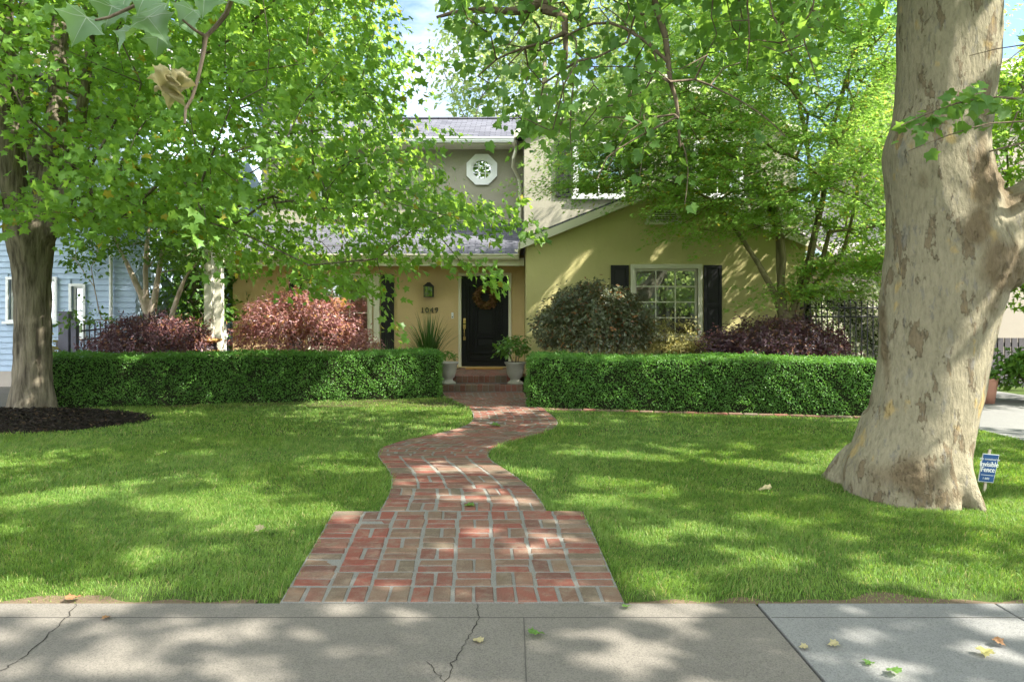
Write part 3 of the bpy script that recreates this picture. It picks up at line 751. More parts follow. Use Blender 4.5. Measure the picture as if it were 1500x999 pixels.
# ================================================================== HOUSE
def wall_mb(x0, x1, z0, z1, y, th, openings=()):
    """front wall at y, thickness th towards +y, with rectangular openings (xa,xb,za,zb)"""
    xs = sorted({x0, x1, *[o[0] for o in openings], *[o[1] for o in openings]}); zs = sorted({z0, z1, *[o[2] for o in openings], *[o[3] for o in openings]})
    def solid(i, j):
        if i < 0 or j < 0 or i >= len(xs)-1 or j >= len(zs)-1: return False
        cx, cz = (xs[i]+xs[i+1])/2, (zs[j]+zs[j+1])/2
        return not any(o[0] < cx < o[1] and o[2] < cz < o[3] for o in openings)
    m = MB()
    for i in range(len(xs)-1):
        for j in range(len(zs)-1):
            if not solid(i, j): continue
            a, b, c, d = xs[i], xs[i+1], zs[j], zs[j+1]
            m.add([(a,y,c),(b,y,c),(b,y,d),(a,y,d)], [(0,1,2,3)]); m.add([(a,y+th,c),(b,y+th,c),(b,y+th,d),(a,y+th,d)], [(3,2,1,0)])
            if not solid(i-1, j): m.add([(a,y,c),(a,y+th,c),(a,y+th,d),(a,y,d)], [(0,3,2,1)])
            if not solid(i+1, j): m.add([(b,y,c),(b,y+th,c),(b,y+th,d),(b,y,d)], [(0,1,2,3)])
            if not solid(i, j-1): m.add([(a,y,c),(b,y,c),(b,y+th,c),(a,y+th,c)], [(0,3,2,1)])
            if not solid(i, j+1): m.add([(a,y,d),(b,y,d),(b,y+th,d),(a,y+th,d)], [(0,1,2,3)])
    return m
def window(parent, x0, x1, z0, z1, y, cols, rows, casing=.09, sill=True, rail=None, label=None, mat='trim', gl=None):
    """casing proud of the wall, recessed sash, glazing bars, pane"""
    m = MB(); c = casing; yo = y - .035; yi = y + .05
    m.box(x0, x1, yo, y-.002, z1-c, z1); m.box(x0, x1, yo, y-.002, z0, z0+c*.6)
    m.box(x0, x0+c, yo, y-.002, z0+c*.6, z1-c); m.box(x1-c, x1, yo, y-.002, z0+c*.6, z1-c)
    a, b, p, q = x0+c-.004, x1-c+.004, z0+c*.6-.004, z1-c+.004; s = .045
    m.box(a, b, yi, yi+.04, q-s, q); m.box(a, b, yi, yi+.04, p, p+s); m.box(a, a+s, yi, yi+.04, p+s, q-s); m.box(b-s, b, yi, yi+.04, p+s, q-s)
    ia, ib, ip, iq = a+s, b-s, p+s, q-s
    bar = .012
    for k in range(1, cols):
        x = ia + (ib-ia)*k/cols; m.box(x-bar, x+bar, yi+.008, yi+.032, ip, iq)
    zr = [ip + (iq-ip)*k/rows for k in range(1, rows)]
    xb_ = [ia] + [ia+(ib-ia)*k/cols for k in range(1, cols)] + [ib]
    for z in zr:
        bb = bar if rail is None or abs(z-rail) > .1 else .03
        for k in range(cols):
            m.box(xb_[k] + (bar if k else 0), xb_[k+1] - (bar if k < cols-1 else 0), yi+.006, yi+.034, z-bb, z+bb)
    f = m.build('window', M[mat], parent, bevel=.004)
    if label: f['label'] = label
    g = MB().box(ia-.01, ib+.01, yi+.018, yi+.024, ip-.01, iq+.01).build('pane', gl or M['glass'], f)
    if sill: MB().box(x0-.04, x1+.04, y-.085, y-.003, z0-.055, z0-.003).build('sill', M[mat], f, bevel=.006)
    return f
def shutter(parent, x0, x1, z0, z1, y):
    m = MB(); s = .055; zm = z0 + (z1-z0)*.46
    m.box(x0, x1, y-.018, y-.003, z0, z1)
    m.box(x0, x0+s, y-.04, y-.019, z0, z1); m.box(x1-s, x1, y-.04, y-.019, z0, z1)
    for a, b in ((z0, z0+s*1.3), (zm-s*.6, zm+s*.6), (z1-s*1.1, z1)): m.box(x0+s, x1-s, y-.04, y-.019, a, b)
    for a, b in ((z0+s*1.3+.03, zm-s*.6-.03), (zm+s*.6+.03, z1-s*1.1-.03)): m.box(x0+s+.03, x1-s-.03, y-.028, y-.019, a, b)
    return m.build('shutter', M['shutter'], parent, bevel=.004)
def gutter(parent, x0, x1, y, z, mat='white', h=.12, d=.12):
    pr = [(0, 0), (-d*.62, 0), (-d*.8, h*.35), (-d*.82, h*.6), (-d, h*.8), (-d, h), (-d+.012, h), (-d+.012, h*.82), (-.01, h*.82), (0, h)]
    n = len(pr); vs = [(x, y+a, z+b) for x in (x0, x1) for a, b in pr]
    fs = [(i, (i+1) % n, n+(i+1) % n, n+i) for i in range(n)] + [list(range(n))[::-1], list(range(n, 2*n))]
    return MB().add(vs, fs).build('gutter', M[mat], parent)

house = thing('house', 'tan stucco two storey house with grey shingle roofs and a black front door', 'house', (0, 15.6, .1))
EY = 15.6; GY = 13.9; UY = 17.2; RY = 15.8
# --- entry wall
dx0, dx1, dz0, dz1 = -1.154, -.085, .405, 2.47
wx0, wx1, wz0, wz1 = -4.66, -3.19, .78, 2.52
m = wall_mb(-6.38, .285, .0, 2.95, EY, .2, [(dx0-.02, dx1+.02, dz0, dz1+.02), (wx0+.05, wx1-.05, wz0+.05, wz1-.05)])
m.box(-6.38, -6.18, EY+.2, 22, 0, 2.95)
m.build('wall', M['stucco_entry'], house)
MB().box(-6.1, 6.2, 19.4, 19.5, .1, 5.6).build('inner_wall', m_plain('room_wall', (.30, .22, .13), .9), house)
MB().box(-6.3, 6.6, 22.0, 22.15, .1, 5.95).build('back_wall', M['stucco_upper_shade'], house)
MB().box(-6.1, 6.2, 14.2, 19.4, .30, .36).build('room_floor', m_plain('room_floor_wood', (.16, .09, .05), .5), house)
# --- gable wing
gx0, gx1, gpk, gez, gpz = .29, 5.98, 3.13, 3.06, 4.20
win = (2.41, 3.87, 1.10, 2.60)
m = wall_mb(gx0, gx1, 0, gez, GY, .2, [(win[0]+.05, win[1]-.05, win[2]+.03, win[3]-.05)])
m.prism([(gx0, gez), (gx1, gez), (gpk, gpz-.02)], GY, GY+.2)
m.box(gx0, gx0+.2, GY+.2, EY-.001, 0, gez); m.box(gx1-.2, gx1, GY+.2, 22, 0, gez)
m.build('wall', M['stucco'], house)
# --- upper storeys
ul0, ul1 = -6.3, .30
OC = (-.757, 5.25); orr = .30
m = wall_mb(ul0, ul1, 2.9, 5.98, UY, .2, [(OC[0]-.24, OC[0]+.24, OC[1]-.24, OC[1]+.24), (-4.9, -3.6, 4.15, 5.5)])
m.box(ul0, ul0+.2, UY+.2, 21.8, 2.9, 5.95)
m.build('wall', M['stucco_upper_shade'], house)
ux0, ux1, upk, uez, upz = .285, 6.60, 3.42, 5.85, 7.08
w1 = (1.41, 2.62, 2.86+1.45, 5.62); w2 = (4.20, 5.35, 4.31, 5.62)
m = wall_mb(ux0, ux1, 2.9, uez, RY, .2, [(w[0]+.05, w[1]-.05, w[2]+.04, w[3]-.05) for w in (w1, w2)])
m.prism([(ux0, uez), (ux1, uez), (upk, upz-.02)], RY, RY+.2)
m.box(ux0, ux0+.2, RY+.2, UY-.001, 2.9, uez+.1); m.box(ux1-.2, ux1, RY+.2, 22, 2.9, uez)
m.build('wall', M['stucco_upper_shade'], house)
# --- roofs (slabs with fascia boards)
def gable_roof(pk, pz, x0, x1, ez, ya, yb, over, th=.10, rid=True):
    sl = (pz-ez)/(pk-x0); sr = (pz-ez)/(x1-pk)
    xa, za = x0-over, ez-sl*over; xb, zb = x1+over, ez-sr*over
    m = MB(); up = .10; T_=.035
    m.slab([(xa,ya,za+up),(pk,ya,pz+up),(pk,yb,pz+up),(xa,yb,za+up)], .035)
    m.slab([(pk+.001,ya,pz+up),(xb,ya,zb+up),(xb,yb,zb+up),(pk+.001,yb,pz+up)], .035)
    r = m.build('roof', M['roof_side'], house)
    f = MB(); h = .17
    # barge boards follow the rake at the front
    f.hexa([(xa,ya-.02,za+up-.04-h),(pk,ya-.02,pz+up-.04-h),(pk,ya+.015,pz+up-.04-h),(xa,ya+.015,za+up-.04-h),(xa,ya-.02,za+up-.04),(pk,ya-.02,pz+up-.04),(pk,ya+.015,pz+up-.04),(xa,ya+.015,za+up-.04)])
    f.hexa([(pk+.001,ya-.02,pz+up-.04-h),(xb,ya-.02,zb+up-.04-h),(xb,ya+.015,zb+up-.04-h),(pk+.001,ya+.015,pz+up-.04-h),(pk+.001,ya-.02,pz+up-.04),(xb,ya-.02,zb+up-.04),(xb,ya+.015,zb+up-.04),(pk+.001,ya+.015,pz+up-.04)])
    f.box(xa-.02, xa+.015, ya-.02, yb, za+up-.04-h, za+up-.076); f.box(xb-.015, xb+.02, ya-.02, yb, zb+up-.04-h, zb+up-.076)
    f.build('fascia', M['trim'], r)
    return r
gable_roof(gpk, gpz, gx0, gx1, gez, GY-.10, RY-.005, .14)
gable_roof(upk, upz, ux0, ux1, uez, RY-.12, 22.5, .22)
# upper left main roof
m = MB(); m.slab([(-6.7, 16.72, 5.92), (.55, 16.72, 5.92), (.95, 19.55, 7.22), (-6.7, 19.55, 7.22)], .07); m.slab([(-6.7, 19.552, 7.22), (2, 19.552, 7.22), (2, 22.4, 5.92), (-6.7, 22.4, 5.92)], .07)
r = m.build('roof', M['roof'], house)
MB().box(-6.75, .5, 19.49, 19.62, 7.225, 7.262).build('ridge_cap', M['roof'], r)
m = MB(); m.box(-6.7, .28, 16.74, UY-.002, 5.76, 5.80); m.box(-6.7, .30, 16.72, 16.739, 5.76, 5.85); m.build('soffit', M['trim'], r)
gutter(house, -6.72, .12, 16.715, 5.80, 'white')
# lower entry roof
m = MB(); m.slab([(-6.85, 15.0, 2.90), (.15, 15.0, 2.90), (.28, UY-.005, 3.90), (-6.85, UY-.005, 3.90)], .07)
r = m.build('roof', M['roof'], house)
m = MB(); m.box(-6.8, .27, 15.05, EY-.002, 2.70, 2.74); m.box(-6.8, .27, 15.02, 15.049, 2.66, 2.83); m.build('soffit', M['trim'], r)
gutter(house, -6.85, .16, 15.015, 2.79, 'trim')
# gutter return and downspouts
m = MB(); m.tube([(.10, 16.62, 5.83), (.10, 16.62, 5.60), (.04, 16.66, 5.42), (.02, 16.9, 5.26), (.17, 17.10, 5.02), (.20, 17.12, 4.8), (.20, 17.12, 3.95)], .042, 8)
m.build('downspout', M['trim'], house)
m = MB(); m.box(.06, .17, 15.17, 15.26, 2.66, 3.04); m.build('gutter_return', M['trim'], house)
MB().box(.02, .26, 15.3, 15.5, 2.745, 2.86).build('attic_vent', M['terracotta'], house)
# --- windows, shutters, vent
w = window(house, *win, GY, 3, 4, label='large white framed picture window of twelve panes')
window(house, wx0, wx1, wz0, wz1, EY, 3, 4)
window(house, *w1, RY, 2, 2, rail=(w1[2]+w1[3])/2, mat='white'); window(house, *w2, RY, 2, 2, rail=(w1[2]+w1[3])/2, mat='white')
window(house, -4.95, -3.55, 4.1, 5.55, UY, 3, 4, mat='white')
m = MB(); m.box(wx1+.035, wx1+.17, EY-.05, EY-.003, wz0-.1, wz1); m.build('window_post', M['trim'], house)
for x in (win[0]-.40, win[1]+.03): shutter(house, x, x+.365, win[2]-.03, win[3]-.02, GY)
for x in (wx0-.42, wx1+.20): shutter(house, x, x+.30, wz0-.03, wz1-.02, EY)
for w in (w1, w2):
    shutter(house, w[0]-.40, w[0]-.035, w[2], w[3]-.02, RY); shutter(house, w[1]+.035, w[1]+.40, w[2], w[3]-.02, RY)
# octagonal window
m = MB(); nO = 8; a0 = math.pi/8
def octring(r0, r1, ya, yb, mm):
    vs = []
    for r_, yv in ((r0, ya), (r1, ya), (r0, yb), (r1, yb)):
        for k in range(nO): vs.append((OC[0]+r_*math.cos(a0+k*math.pi/4), yv, OC[1]+r_*math.sin(a0+k*math.pi/4)))
    fs = []
    for k in range(nO):
        j = (k+1) % nO
        fs += [(k, j, nO+j, nO+k), (2*nO+k, 3*nO+k, 3*nO+j, 2*nO+j), (nO+k, nO+j, 3*nO+j, 3*nO+k), (k, 2*nO+k, 2*nO+j, j)]
    mm.add(vs, fs)
octring(.30, .415, UY-.055, UY-.003, m); octring(.245, .299, UY-.03, UY+.06, m)
for k in (-1, 1): m.box(OC[0]+k*.085-.010, OC[0]+k*.085+.010, UY+.005, UY+.03, OC[1]-.235, OC[1]+.235)
for k in (-1, 1):
    for a, b in ((-.235, -.096), (-.074, .074), (.096, .235)): m.box(OC[0]+a, OC[0]+b, UY+.007, UY+.028, OC[1]+k*.085-.010, OC[1]+k*.085+.010)
f = m.build('window', M['white'], house); f['label'] = 'small white octagonal window with nine panes'
MB().prism([(OC[0]+.25*math.cos(a0+k*math.pi/4), OC[1]+.25*math.sin(a0+k*math.pi/4)) for k in range(8)], UY+.014, UY+.02).build('pane', M['glass'], f)
# half-round attic vent
VC = (3.09, 3.46); vr = .36; m = MB(); n = 18
vs = []; 
for r_, yv in ((vr-.075, GY-.05), (vr, GY-.05), (vr-.075, GY-.002), (vr, GY-.002)):
    for k in range(n+1): vs.append((VC[0]+r_*math.cos(math.pi*k/n), yv, VC[1]+r_*math.sin(math.pi*k/n)))
q = n+1; fs = []
for k in range(n): fs += [(k, k+1, q+k+1, q+k), (q+k, q+k+1, 3*q+k+1, 3*q+k), (k, 2*q+k, 2*q+k+1, k+1)]
m.add(vs, fs); m.box(VC[0]-vr-.03, VC[0]+vr+.03, GY-.07, GY-.002, VC[1]-.055, VC[1]-.002)
for k in range(6):
    z = VC[1]+.012+k*.046; hw = math.sqrt(max(.001, (vr-.08)**2 - (z+.03-VC[1])**2))
    m.hexa([(VC[0]-hw,GY-.045,z),(VC[0]+hw,GY-.045,z),(VC[0]+hw,GY-.006,z+.026),(VC[0]-hw,GY-.006,z+.026),(VC[0]-hw,GY-.045,z+.010),(VC[0]+hw,GY-.045,z+.010),(VC[0]+hw,GY-.006,z+.036),(VC[0]-hw,GY-.006,z+.036)])
v_ = m.build('attic_vent', M['trim'], house); v_['label'] = 'half round louvred vent under the gable'
MB().prism([(VC[0]+(vr-.07)*math.cos(math.pi*k/n), VC[1]+(vr-.07)*math.sin(math.pi*k/n)) for k in range(n+1)], GY-.0055, GY-.002).build('vent_back', M['crack'], v_)
# --- front door
m = MB(); yd = EY+.06
m.box(dx0, dx1, yd+.012, yd+.05, dz0, dz1)
W_ = dx1-dx0
def frame(x0, x1, z0, z1, w, ya, yb, mm):
    mm.box(x0, x1, ya, yb, z0, z0+w); mm.box(x0, x1, ya, yb, z1-w, z1); mm.box(x0, x0+w, ya, yb, z0+w, z1-w); mm.box(x1-w, x1, ya, yb, z0+w, z1-w)
frame(dx0, dx1, dz0, dz1, .11, yd-.006, yd+.011, m)
def panel(x0, x1, z0, z1):
    frame(x0, x1, z0, z1, .022, yd-.024, yd+.0115, m); frame(x0+.03, x1-.03, z0+.03, z1-.03, .012, yd-.010, yd+.0115, m); m.box(x0+.055, x1-.055, yd-.004, yd+.0115, z0+.055, z1-.055)
xa, xb = dx0+.33, dx1-.30
panel(xa, xb, dz0+.72, dz1-.22); panel(xa, xb, dz0+.44, dz0+.68); panel(dx0+.15, xa-.035, dz0+.36, dz1-.2); panel(xb+.035, dx1-.13, dz0+.36, dz1-.2); panel(dx0+.15, dx1-.13, dz0+.13, dz0+.32)
door = m.build('door', M['door_paint'], house, bevel=.003); door['label'] = 'black panelled front door'
m = MB(); hx = dx0+.065
m.box(hx-.028, hx+.028, yd-.022, yd-.007, dz0+.60, dz0+.68); m.box(hx-.03, hx+.03, yd-.024, yd-.007, dz0+.86, dz0+.96); m.box(hx-.03, hx+.03, yd-.022, yd-.007, dz0+.98, dz0+1.10)
m.tube([(hx, yd-.02, dz0+.90), (hx, yd-.075, dz0+.86), (hx, yd-.08, dz0+.78), (hx, yd-.06, dz0+.68), (hx, yd-.02, dz0+.645)], [.010, .012, .013, .012, .01], 8)
m.tube([(hx, yd-.07, dz0+1.04), (hx, yd-.02, dz0+1.04)], .024, 12)
m.build('handle', M['brass'], door, bevel=.004)
m = MB(); c = .07
m.box(dx0-c, dx0-.004, EY-.03, EY+.10, dz0, dz1+c); m.box(dx1+.004, dx1+c, EY-.03, EY+.10, dz0, dz1+c); m.box(dx0-.004, dx1+.004, EY-.03, EY+.10, dz1+.004, dz1+c)
m.build('door_frame', M['trim'], house, bevel=.006)
MB().box(dx0-.12, dx1+.12, EY-.16, EY+.10, .389, .404).build('door_sill', M['sill_wood'], house, bevel=.004)
# --- numbers and bell
def text_mesh(body, size, ext=.004):
    c = bpy.data.curves.new('lettering', 'FONT'); c.body = body; c.size = size; c.extrude = ext; c.align_x = 'CENTER'; c.resolution_u = 3
    o = bpy.data.objects.new('lettering', c); col.objects.link(o); bpy.context.view_layer.update()
    me = bpy.data.meshes.new_from_object(o.evaluated_get(bpy.context.evaluated_depsgraph_get())); bpy.data.objects.remove(o); bpy.data.curves.remove(c)
    return me
me = bpy.data.meshes.new('x')
NX, NZ = -1.885, 1.635
m = MB(); adv = .108
for i, ch in enumerate('1049'):
    t = text_mesh(ch, .175, .008); x = NX + (i-1.5)*adv
    vs = [(x+v.co.x, EY-.016-v.co.z, NZ+v.co.y) for v in t.vertices]; m.add(vs, [tuple(p.vertices) for p in t.polygons])
    bpy.data.meshes.remove(t)
    if ch == '1': m.box(x-.035, x+.035, EY-.022, EY-.008, NZ-.002, NZ+.012)
    if ch == '4': m.box(x-.008, x+.045, EY-.0225, EY-.0075, NZ-.002, NZ+.010)
nb = m.build('house_number', M['black_paint'], house); nb['label'] = 'black metal numerals reading 1049'
m = MB(); m.box(-1.385, -1.335, EY-.028, EY-.003, 1.50, 1.64); m.build('doorbell', M['white'], house, bevel=.006)
MB().tube([(-1.36, EY-.034, 1.535), (-1.36, EY-.027, 1.535)], .014, 12).build('bell_button', M['iron'], house)

# --- wall lantern
L = thing('wall_lantern', 'black square lantern fixed above the numerals on the tan wall', 'lantern', (-1.885, EY, 2.0))
m = MB(); x, z = -1.885, 2.0; y = EY-.13; h = .105
m.box(x-.05, x+.05, EY-.02, EY-.003, z+.0, z+.26); m.box(x-.012, x+.012, EY-.13, EY-.02, z+.255, z+.275)
m.box(x-h-.01, x+h+.01, y-h-.01, y+h-.005, z+.225, z+.24); m.box(x-h-.006, x+h+.006, y-h-.006, y+h-.005, z-.012, z)
for sx in (-1, 1):
    for sy in (-1, 1):
        xx, yq = x+sx*(h-.008), y+sy*(h-.012); m.box(xx-.008, xx+.008, yq-.008, yq+.008, z, z+.225)
m.add([(x-h,y-h,z+.24),(x+h,y-h,z+.24),(x+h,y+h-.02,z+.24),(x-h,y+h-.02,z+.24),(x-.03,y-.03,z+.32),(x+.03,y-.03,z+.32),(x+.03,y+.03,z+.32),(x-.03,y+.03,z+.32)], [(0,1,5,4),(1,2,6,5),(2,3,7,6),(3,0,4,7),(4,5,6,7)])
m.build('lantern_frame', M['iron'], L)
MB().box(x-h+.016, x+h-.016, y-h+.02, y+h-.03, z+.002, z+.222).build('lantern_glass', m_glass('lantern_glass', .35, (.75, .74, .68)), L)
# --- wreath on the door
WC = np.array([-.60, yd-.05, 1.99]); T = thing('wreath', 'round wreath of dry brown leaves hanging on the black front door', 'wreath', tuple(WC))
n = 900; a = rng.uniform(0, 2*math.pi, n); b = rng.uniform(0, 2*math.pi, n); rr = .055*np.sqrt(rng.random(n))+.01
cx_ = np.stack([np.cos(a), np.zeros(n), np.sin(a)], 1); off = cx_*np.cos(b)[:, None] + np.array([0, -1, 0])*np.sin(b)[:, None]
pos = WC + cx_*.20 + off*rr[:, None]
tan = np.stack([-np.sin(a), np.zeros(n), np.cos(a)], 1)
leafmesh('wreath_leaves', leaves(T_LEAF, pos, off+rng.normal(0, .5, (n, 3)), tan*.7+off*.6+rng.normal(0, .4, (n, 3)), rng.uniform(.05, .10, n)), M['wreath'], T)
m = MB(); pts = [WC + np.array([.20*math.cos(k*math.pi/10), 0, .20*math.sin(k*math.pi/10)]) for k in range(21)]; m.tube(pts, .022, 8, False); m.build('wreath_hoop', M['twig'], T)
# --- lamp inside the left window
LP = thing('table_lamp', 'lit orange lamp shade seen through the left ground floor window', 'lamp', (-4.15, 16.35, .36))
me_, nt_ = new_mat('lamp_shade'); N_ = NT(nt_); e = N_.n('ShaderNodeEmission'); e.inputs[0].default_value = (1, .42, .10, 1); e.inputs[1].default_value = .55; N_.out(e.outputs[0])
MB().lathe([(.16, 1.42), (.20, 1.62), (.20, 1.64)], (-4.15, 16.35, .36)).build('lamp_shade', me_, LP, True)
MB().lathe([(.0, .70), (.09, .70), (.09, .74), (.05, .9), (.08, 1.05), (.03, 1.25), (.01, 1.42), (0, 1.42)], (-4.15, 16.35, .36)).build('lamp_base', M['glaze'], LP, True)
ST = thing('side_table', 'dark table carrying the orange lamp behind the left window', 'table', (-4.15, 16.35, .36))
MB().box(-4.6, -3.7, 16.05, 16.65, 1.02, 1.058).build('tabletop', M['black_paint'], ST)
for sx in (-4.56, -3.78):
    for sy in (16.1, 16.56): MB().box(sx, sx+.05, sy, sy+.05, .36, 1.019).build('leg', M['black_paint'], ST)
# --- doormat
mt = MB().box(-1.02, -.20, 14.85, 15.38, .392, .412).build('doormat', M['wood_mat'], None, bevel=.006)
tag(mt, 'brown coir doormat lying before the black front door', 'doormat')

# ================================================================== NEIGHBOURS
nb = thing('neighbour_house', 'pale blue shingled house behind the maple trunk with white windows', 'house', (-10.5, 14, .1))
NY = 14.0; ops = [(-10.33, -9.87, 1.47, 2.32), (-9.82, -9.34, 1.47, 2.32), (-9.04, -8.76, 1.16, 2.18)]
m = wall_mb(-16, -7.75, .1, 6.5, NY+.03, .2, ops); m.box(-7.95, -7.75, NY+.23, 24, .1, 6.5); m.add([(-7.76,NY+.03,6.5),(-7.76,24,6.5),(-7.76,19,8.86),(-7.95,NY+.03,6.5),(-7.95,24,6.5),(-7.95,19,8.86)],[(0,1,2),(3,5,4),(0,2,5,3),(1,4,5,2)])
m.box(-16, -7.96, 23.8, 24, .1, 6.5); m.box(-16, -15.8, NY+.24, 23.79, .1, 6.5); m.build('wall', M['blue_siding'], nb)
m = MB(); h = .118; z = .42; k = 0
while z < 6.4:
    segs = [(-16, -7.72)]
    for o in ops:
        if z+h > o[2]-.02 and z < o[3]+.02:
            segs = [q for s in segs for q in ([(s[0], o[0]-.02), (o[1]+.02, s[1])] if s[0] < o[0] and s[1] > o[1] else [s])]
    for a, b in segs:
        if b-a < .03: continue
        m.hexa([(a,NY-.004,z),(b,NY-.004,z),(b,NY+.028,z),(a,NY+.028,z),(a,NY+.017,z+h-.002),(b,NY+.017,z+h-.002),(b,NY+.028,z+h-.002),(a,NY+.028,z+h-.002)])
    z += h
m.build('siding', M['blue_siding'], nb)
MB().box(-16, -7.7, NY-.03, NY+.029, .05, .415).build('foundation', M['foundation'], nb)
for i, o in enumerate(ops):
    f = window(nb, o[0]-.03, o[1]+.03, o[2]-.03, o[3]+.03, NY-.01, 1, 2, casing=.055, mat='white')
    m = MB(); z = (o[2]+o[3])/2+.03
    while z < o[3]-.08:
        m.hexa([(o[0]+.06,NY+.10,z),(o[1]-.06,NY+.10,z),(o[1]-.06,NY+.13,z+.02),(o[0]+.06,NY+.13,z+.02),(o[0]+.06,NY+.10,z+.008),(o[1]-.06,NY+.10,z+.008),(o[1]-.06,NY+.13,z+.028),(o[0]+.06,NY+.13,z+.028)]); z += .055
    m.build('inner_blind', M['white'], f)
m = MB(); m.slab([(-16.5, 13.3, 6.3), (-7.2, 13.3, 6.3), (-7.2, 19, 9), (-16.5, 19, 9)], .1); m.slab([(-16.5, 19.01, 9), (-7.2, 19.01, 9), (-7.2, 24.5, 6.3), (-16.5, 24.5, 6.3)], .1); m.build('roof', M['roof_far'], nb)
MB().tube([(-8.19, NY-.06, .3), (-8.19, NY-.06, 6.2)], .035, 8).build('downspout', M['white'], nb)
MB().box(-9.29, -9.19, NY-.10, NY-.006, .86, 1.06).build('meter_box', M['gate_grey'], nb)
rh = thing('neighbour_house', 'beige stucco house with brown shingle roof behind the sycamore', 'house', (13, 19, .1))
m = wall_mb(8.3, 12.2, .1, 3.2, 17.5, .2); m.box(8.3, 8.5, 17.7, 26, .1, 3.2); m.box(12.1, 22, 17, 26, .1, 7.3); m.add([(12.1,17,7.3),(12.1,26,7.3),(12.1,21.5,9.5),(12.3,17,7.3),(12.3,26,7.3),(12.3,21.5,9.5)],[(0,2,1),(3,4,5),(0,3,5,2),(1,2,5,4)])
m.build('wall', M['beige'], rh)
m = MB(); m.slab([(7.9, 17.0, 3.1), (12.1, 17.0, 3.1), (12.1, 21.5, 5.2), (7.9, 21.5, 5.2)], .1); m.slab([(11.75, 16.5, 7.35), (22.5, 16.5, 7.35), (22.5, 21.5, 9.7), (11.75, 21.5, 9.7)], .12); m.slab([(11.75, 21.51, 9.7), (22.5, 21.51, 9.7), (22.5, 26.5, 7.35), (11.75, 26.5, 7.35)], .12)
m.build('roof', M['roof_far'], rh)
m = MB(); m.hexa([(12.3,16.4,4.6),(16.5,16.4,6.0),(16.5,16.99,6.0),(12.3,16.99,4.6),(12.3,16.4,4.72),(16.5,16.4,6.12),(16.5,16.99,6.12),(12.3,16.99,4.72)]); m.build('eave_board', M['gate_grey'], rh)

# ================================================================== FENCES, POSTS, POTS
def iron_fence(name, label, catg, x0, x1, y, zt, n, post=(), arch=0, zb=.16, mat='iron', group=None, pm='iron'):
    t = thing(name, label, catg, ((x0+x1)/2, y, .1), group=group)
    top = lambda x: zt + arch*(1-((2*(x-x0)/(x1-x0)-1))**2) if arch >= 0 else zt - arch*((x-x0)/(x1-x0))**1.5
    m = MB()
    for i in range(n):
        x = x0 + (i+.5)*(x1-x0)/n; m.box(x-.009, x+.009, y-.009, y+.009, zb, top(x)); 
        m.add([(x-.014,y-.014,top(x)),(x+.014,y-.014,top(x)),(x+.014,y+.014,top(x)),(x-.014,y+.014,top(x)),(x,y,top(x)+.06)], [(0,1,4),(1,2,4),(2,3,4),(3,0,4)])
    m.build('picket_panel', M[mat], t)
    for zz in (None, -.17, zb+.08):
        m = MB(); pts = []
        for i in range(17):
            x = x0+(x1-x0)*i/16; pts.append((x, y, zz if zz and zz > 0 else top(x)-.10+(zz or 0)*1.0))
        m.tube(pts, .016, 6); m.build('rail', M[mat], t)
    for x in post: MB().box(x-.05, x+.05, y-.05, y+.05, .05, zt+.12).build('post', M[pm], t, bevel=.006)
    return t
iron_fence('iron_gate', 'black iron gate rising to a curved top beside the blue house', 'gate', -8.20, -6.55, 13.0, 1.36, 16, (-8.32, -6.44), arch=-.32, pm='post_purple')
MB_post = MB().box(-8.62, -8.42, 12.96, 13.1, .1, 1.63).build('gate_post', M['post_purple'], None, bevel=.01)
tag(MB_post, 'square grey violet gate post at the edge of the blue house', 'post')
iron_fence('iron_fence', 'black iron picket fence in front of the flowering hedge behind the sycamore', 'fence', 5.45, 7.75, 13.1, 1.80, 21, (7.75,))
gt = thing('slat_gate', 'dark grey vertical slat driveway gate seen right of the sycamore trunk', 'gate', (8.9, 13.2, .1))
m = MB()
for i in range(18):
    x = 7.88 + i*.135; m.box(x, x+.105, 13.15, 13.18, .18, 1.12)
m.build('slat_panel', M['gate_grey'], gt)
m = MB(); m.box(7.85, 10.3, 13.181, 13.23, .25, .33); m.box(7.85, 10.3, 13.181, 13.23, .95, 1.03); m.build('rail', M['gate_grey'], gt)
for i, (px, d, lb) in enumerate(((306.5, 13.8, 'white square porch post nearest the urn, left of its pair'), (321, 14.2, 'white square porch post right of its pair, next to the white gate'))):
    p = P(px, 470, d); t = thing('porch_post', lb, 'post', (p[0], d, .1), group='white porch posts beside the house')
    MB().box(p[0]-.075, p[0]+.075, d-.075, d+.075, .1, 3.2).build('shaft', M['trim'], t, bevel=.008)
    MB().box(p[0]-.10, p[0]+.10, d-.10, d+.10, .1, .32).build('plinth', M['trim'], t, bevel=.008)
t = thing('white_gate', 'low white picket gate between the porch posts and the house', 'gate', (-6.55, 14.8, .1))
m = MB()
for i in range(6): x = -6.22-.0-i*.07; m.box(x-.02, x+.02, 14.8, 14.82, .2, 1.38)
m.build('picket_panel', M['white'], t); MB().box(-6.62, -6.18, 14.821, 14.85, 1.1, 1.17).build('rail', M['white'], t)
# tan urn
u = thing('urn', 'squat tan glazed urn with dark neck among purple shrubs', 'urn', (-5.92, 13.1, .1)); c = (-5.92, 13.1, .1)
MB().lathe([(0, 0), (.20, 0), (.26, .15), (.33, .45), (.34, .62), (.31, .74), (.26, .80)], c, 32).build('body', M['glaze'], u, True)
MB().lathe([(.26, .80), (.235, .86), (.24, .93)], c, 32).build('neck', M['iron'], u, True)
MB().lathe([(.24, .93), (.33, .965), (.345, .99), (.33, 1.01), (.25, 1.0), (.0, .97)], c, 32).build('rim', M['glaze'], u, True)

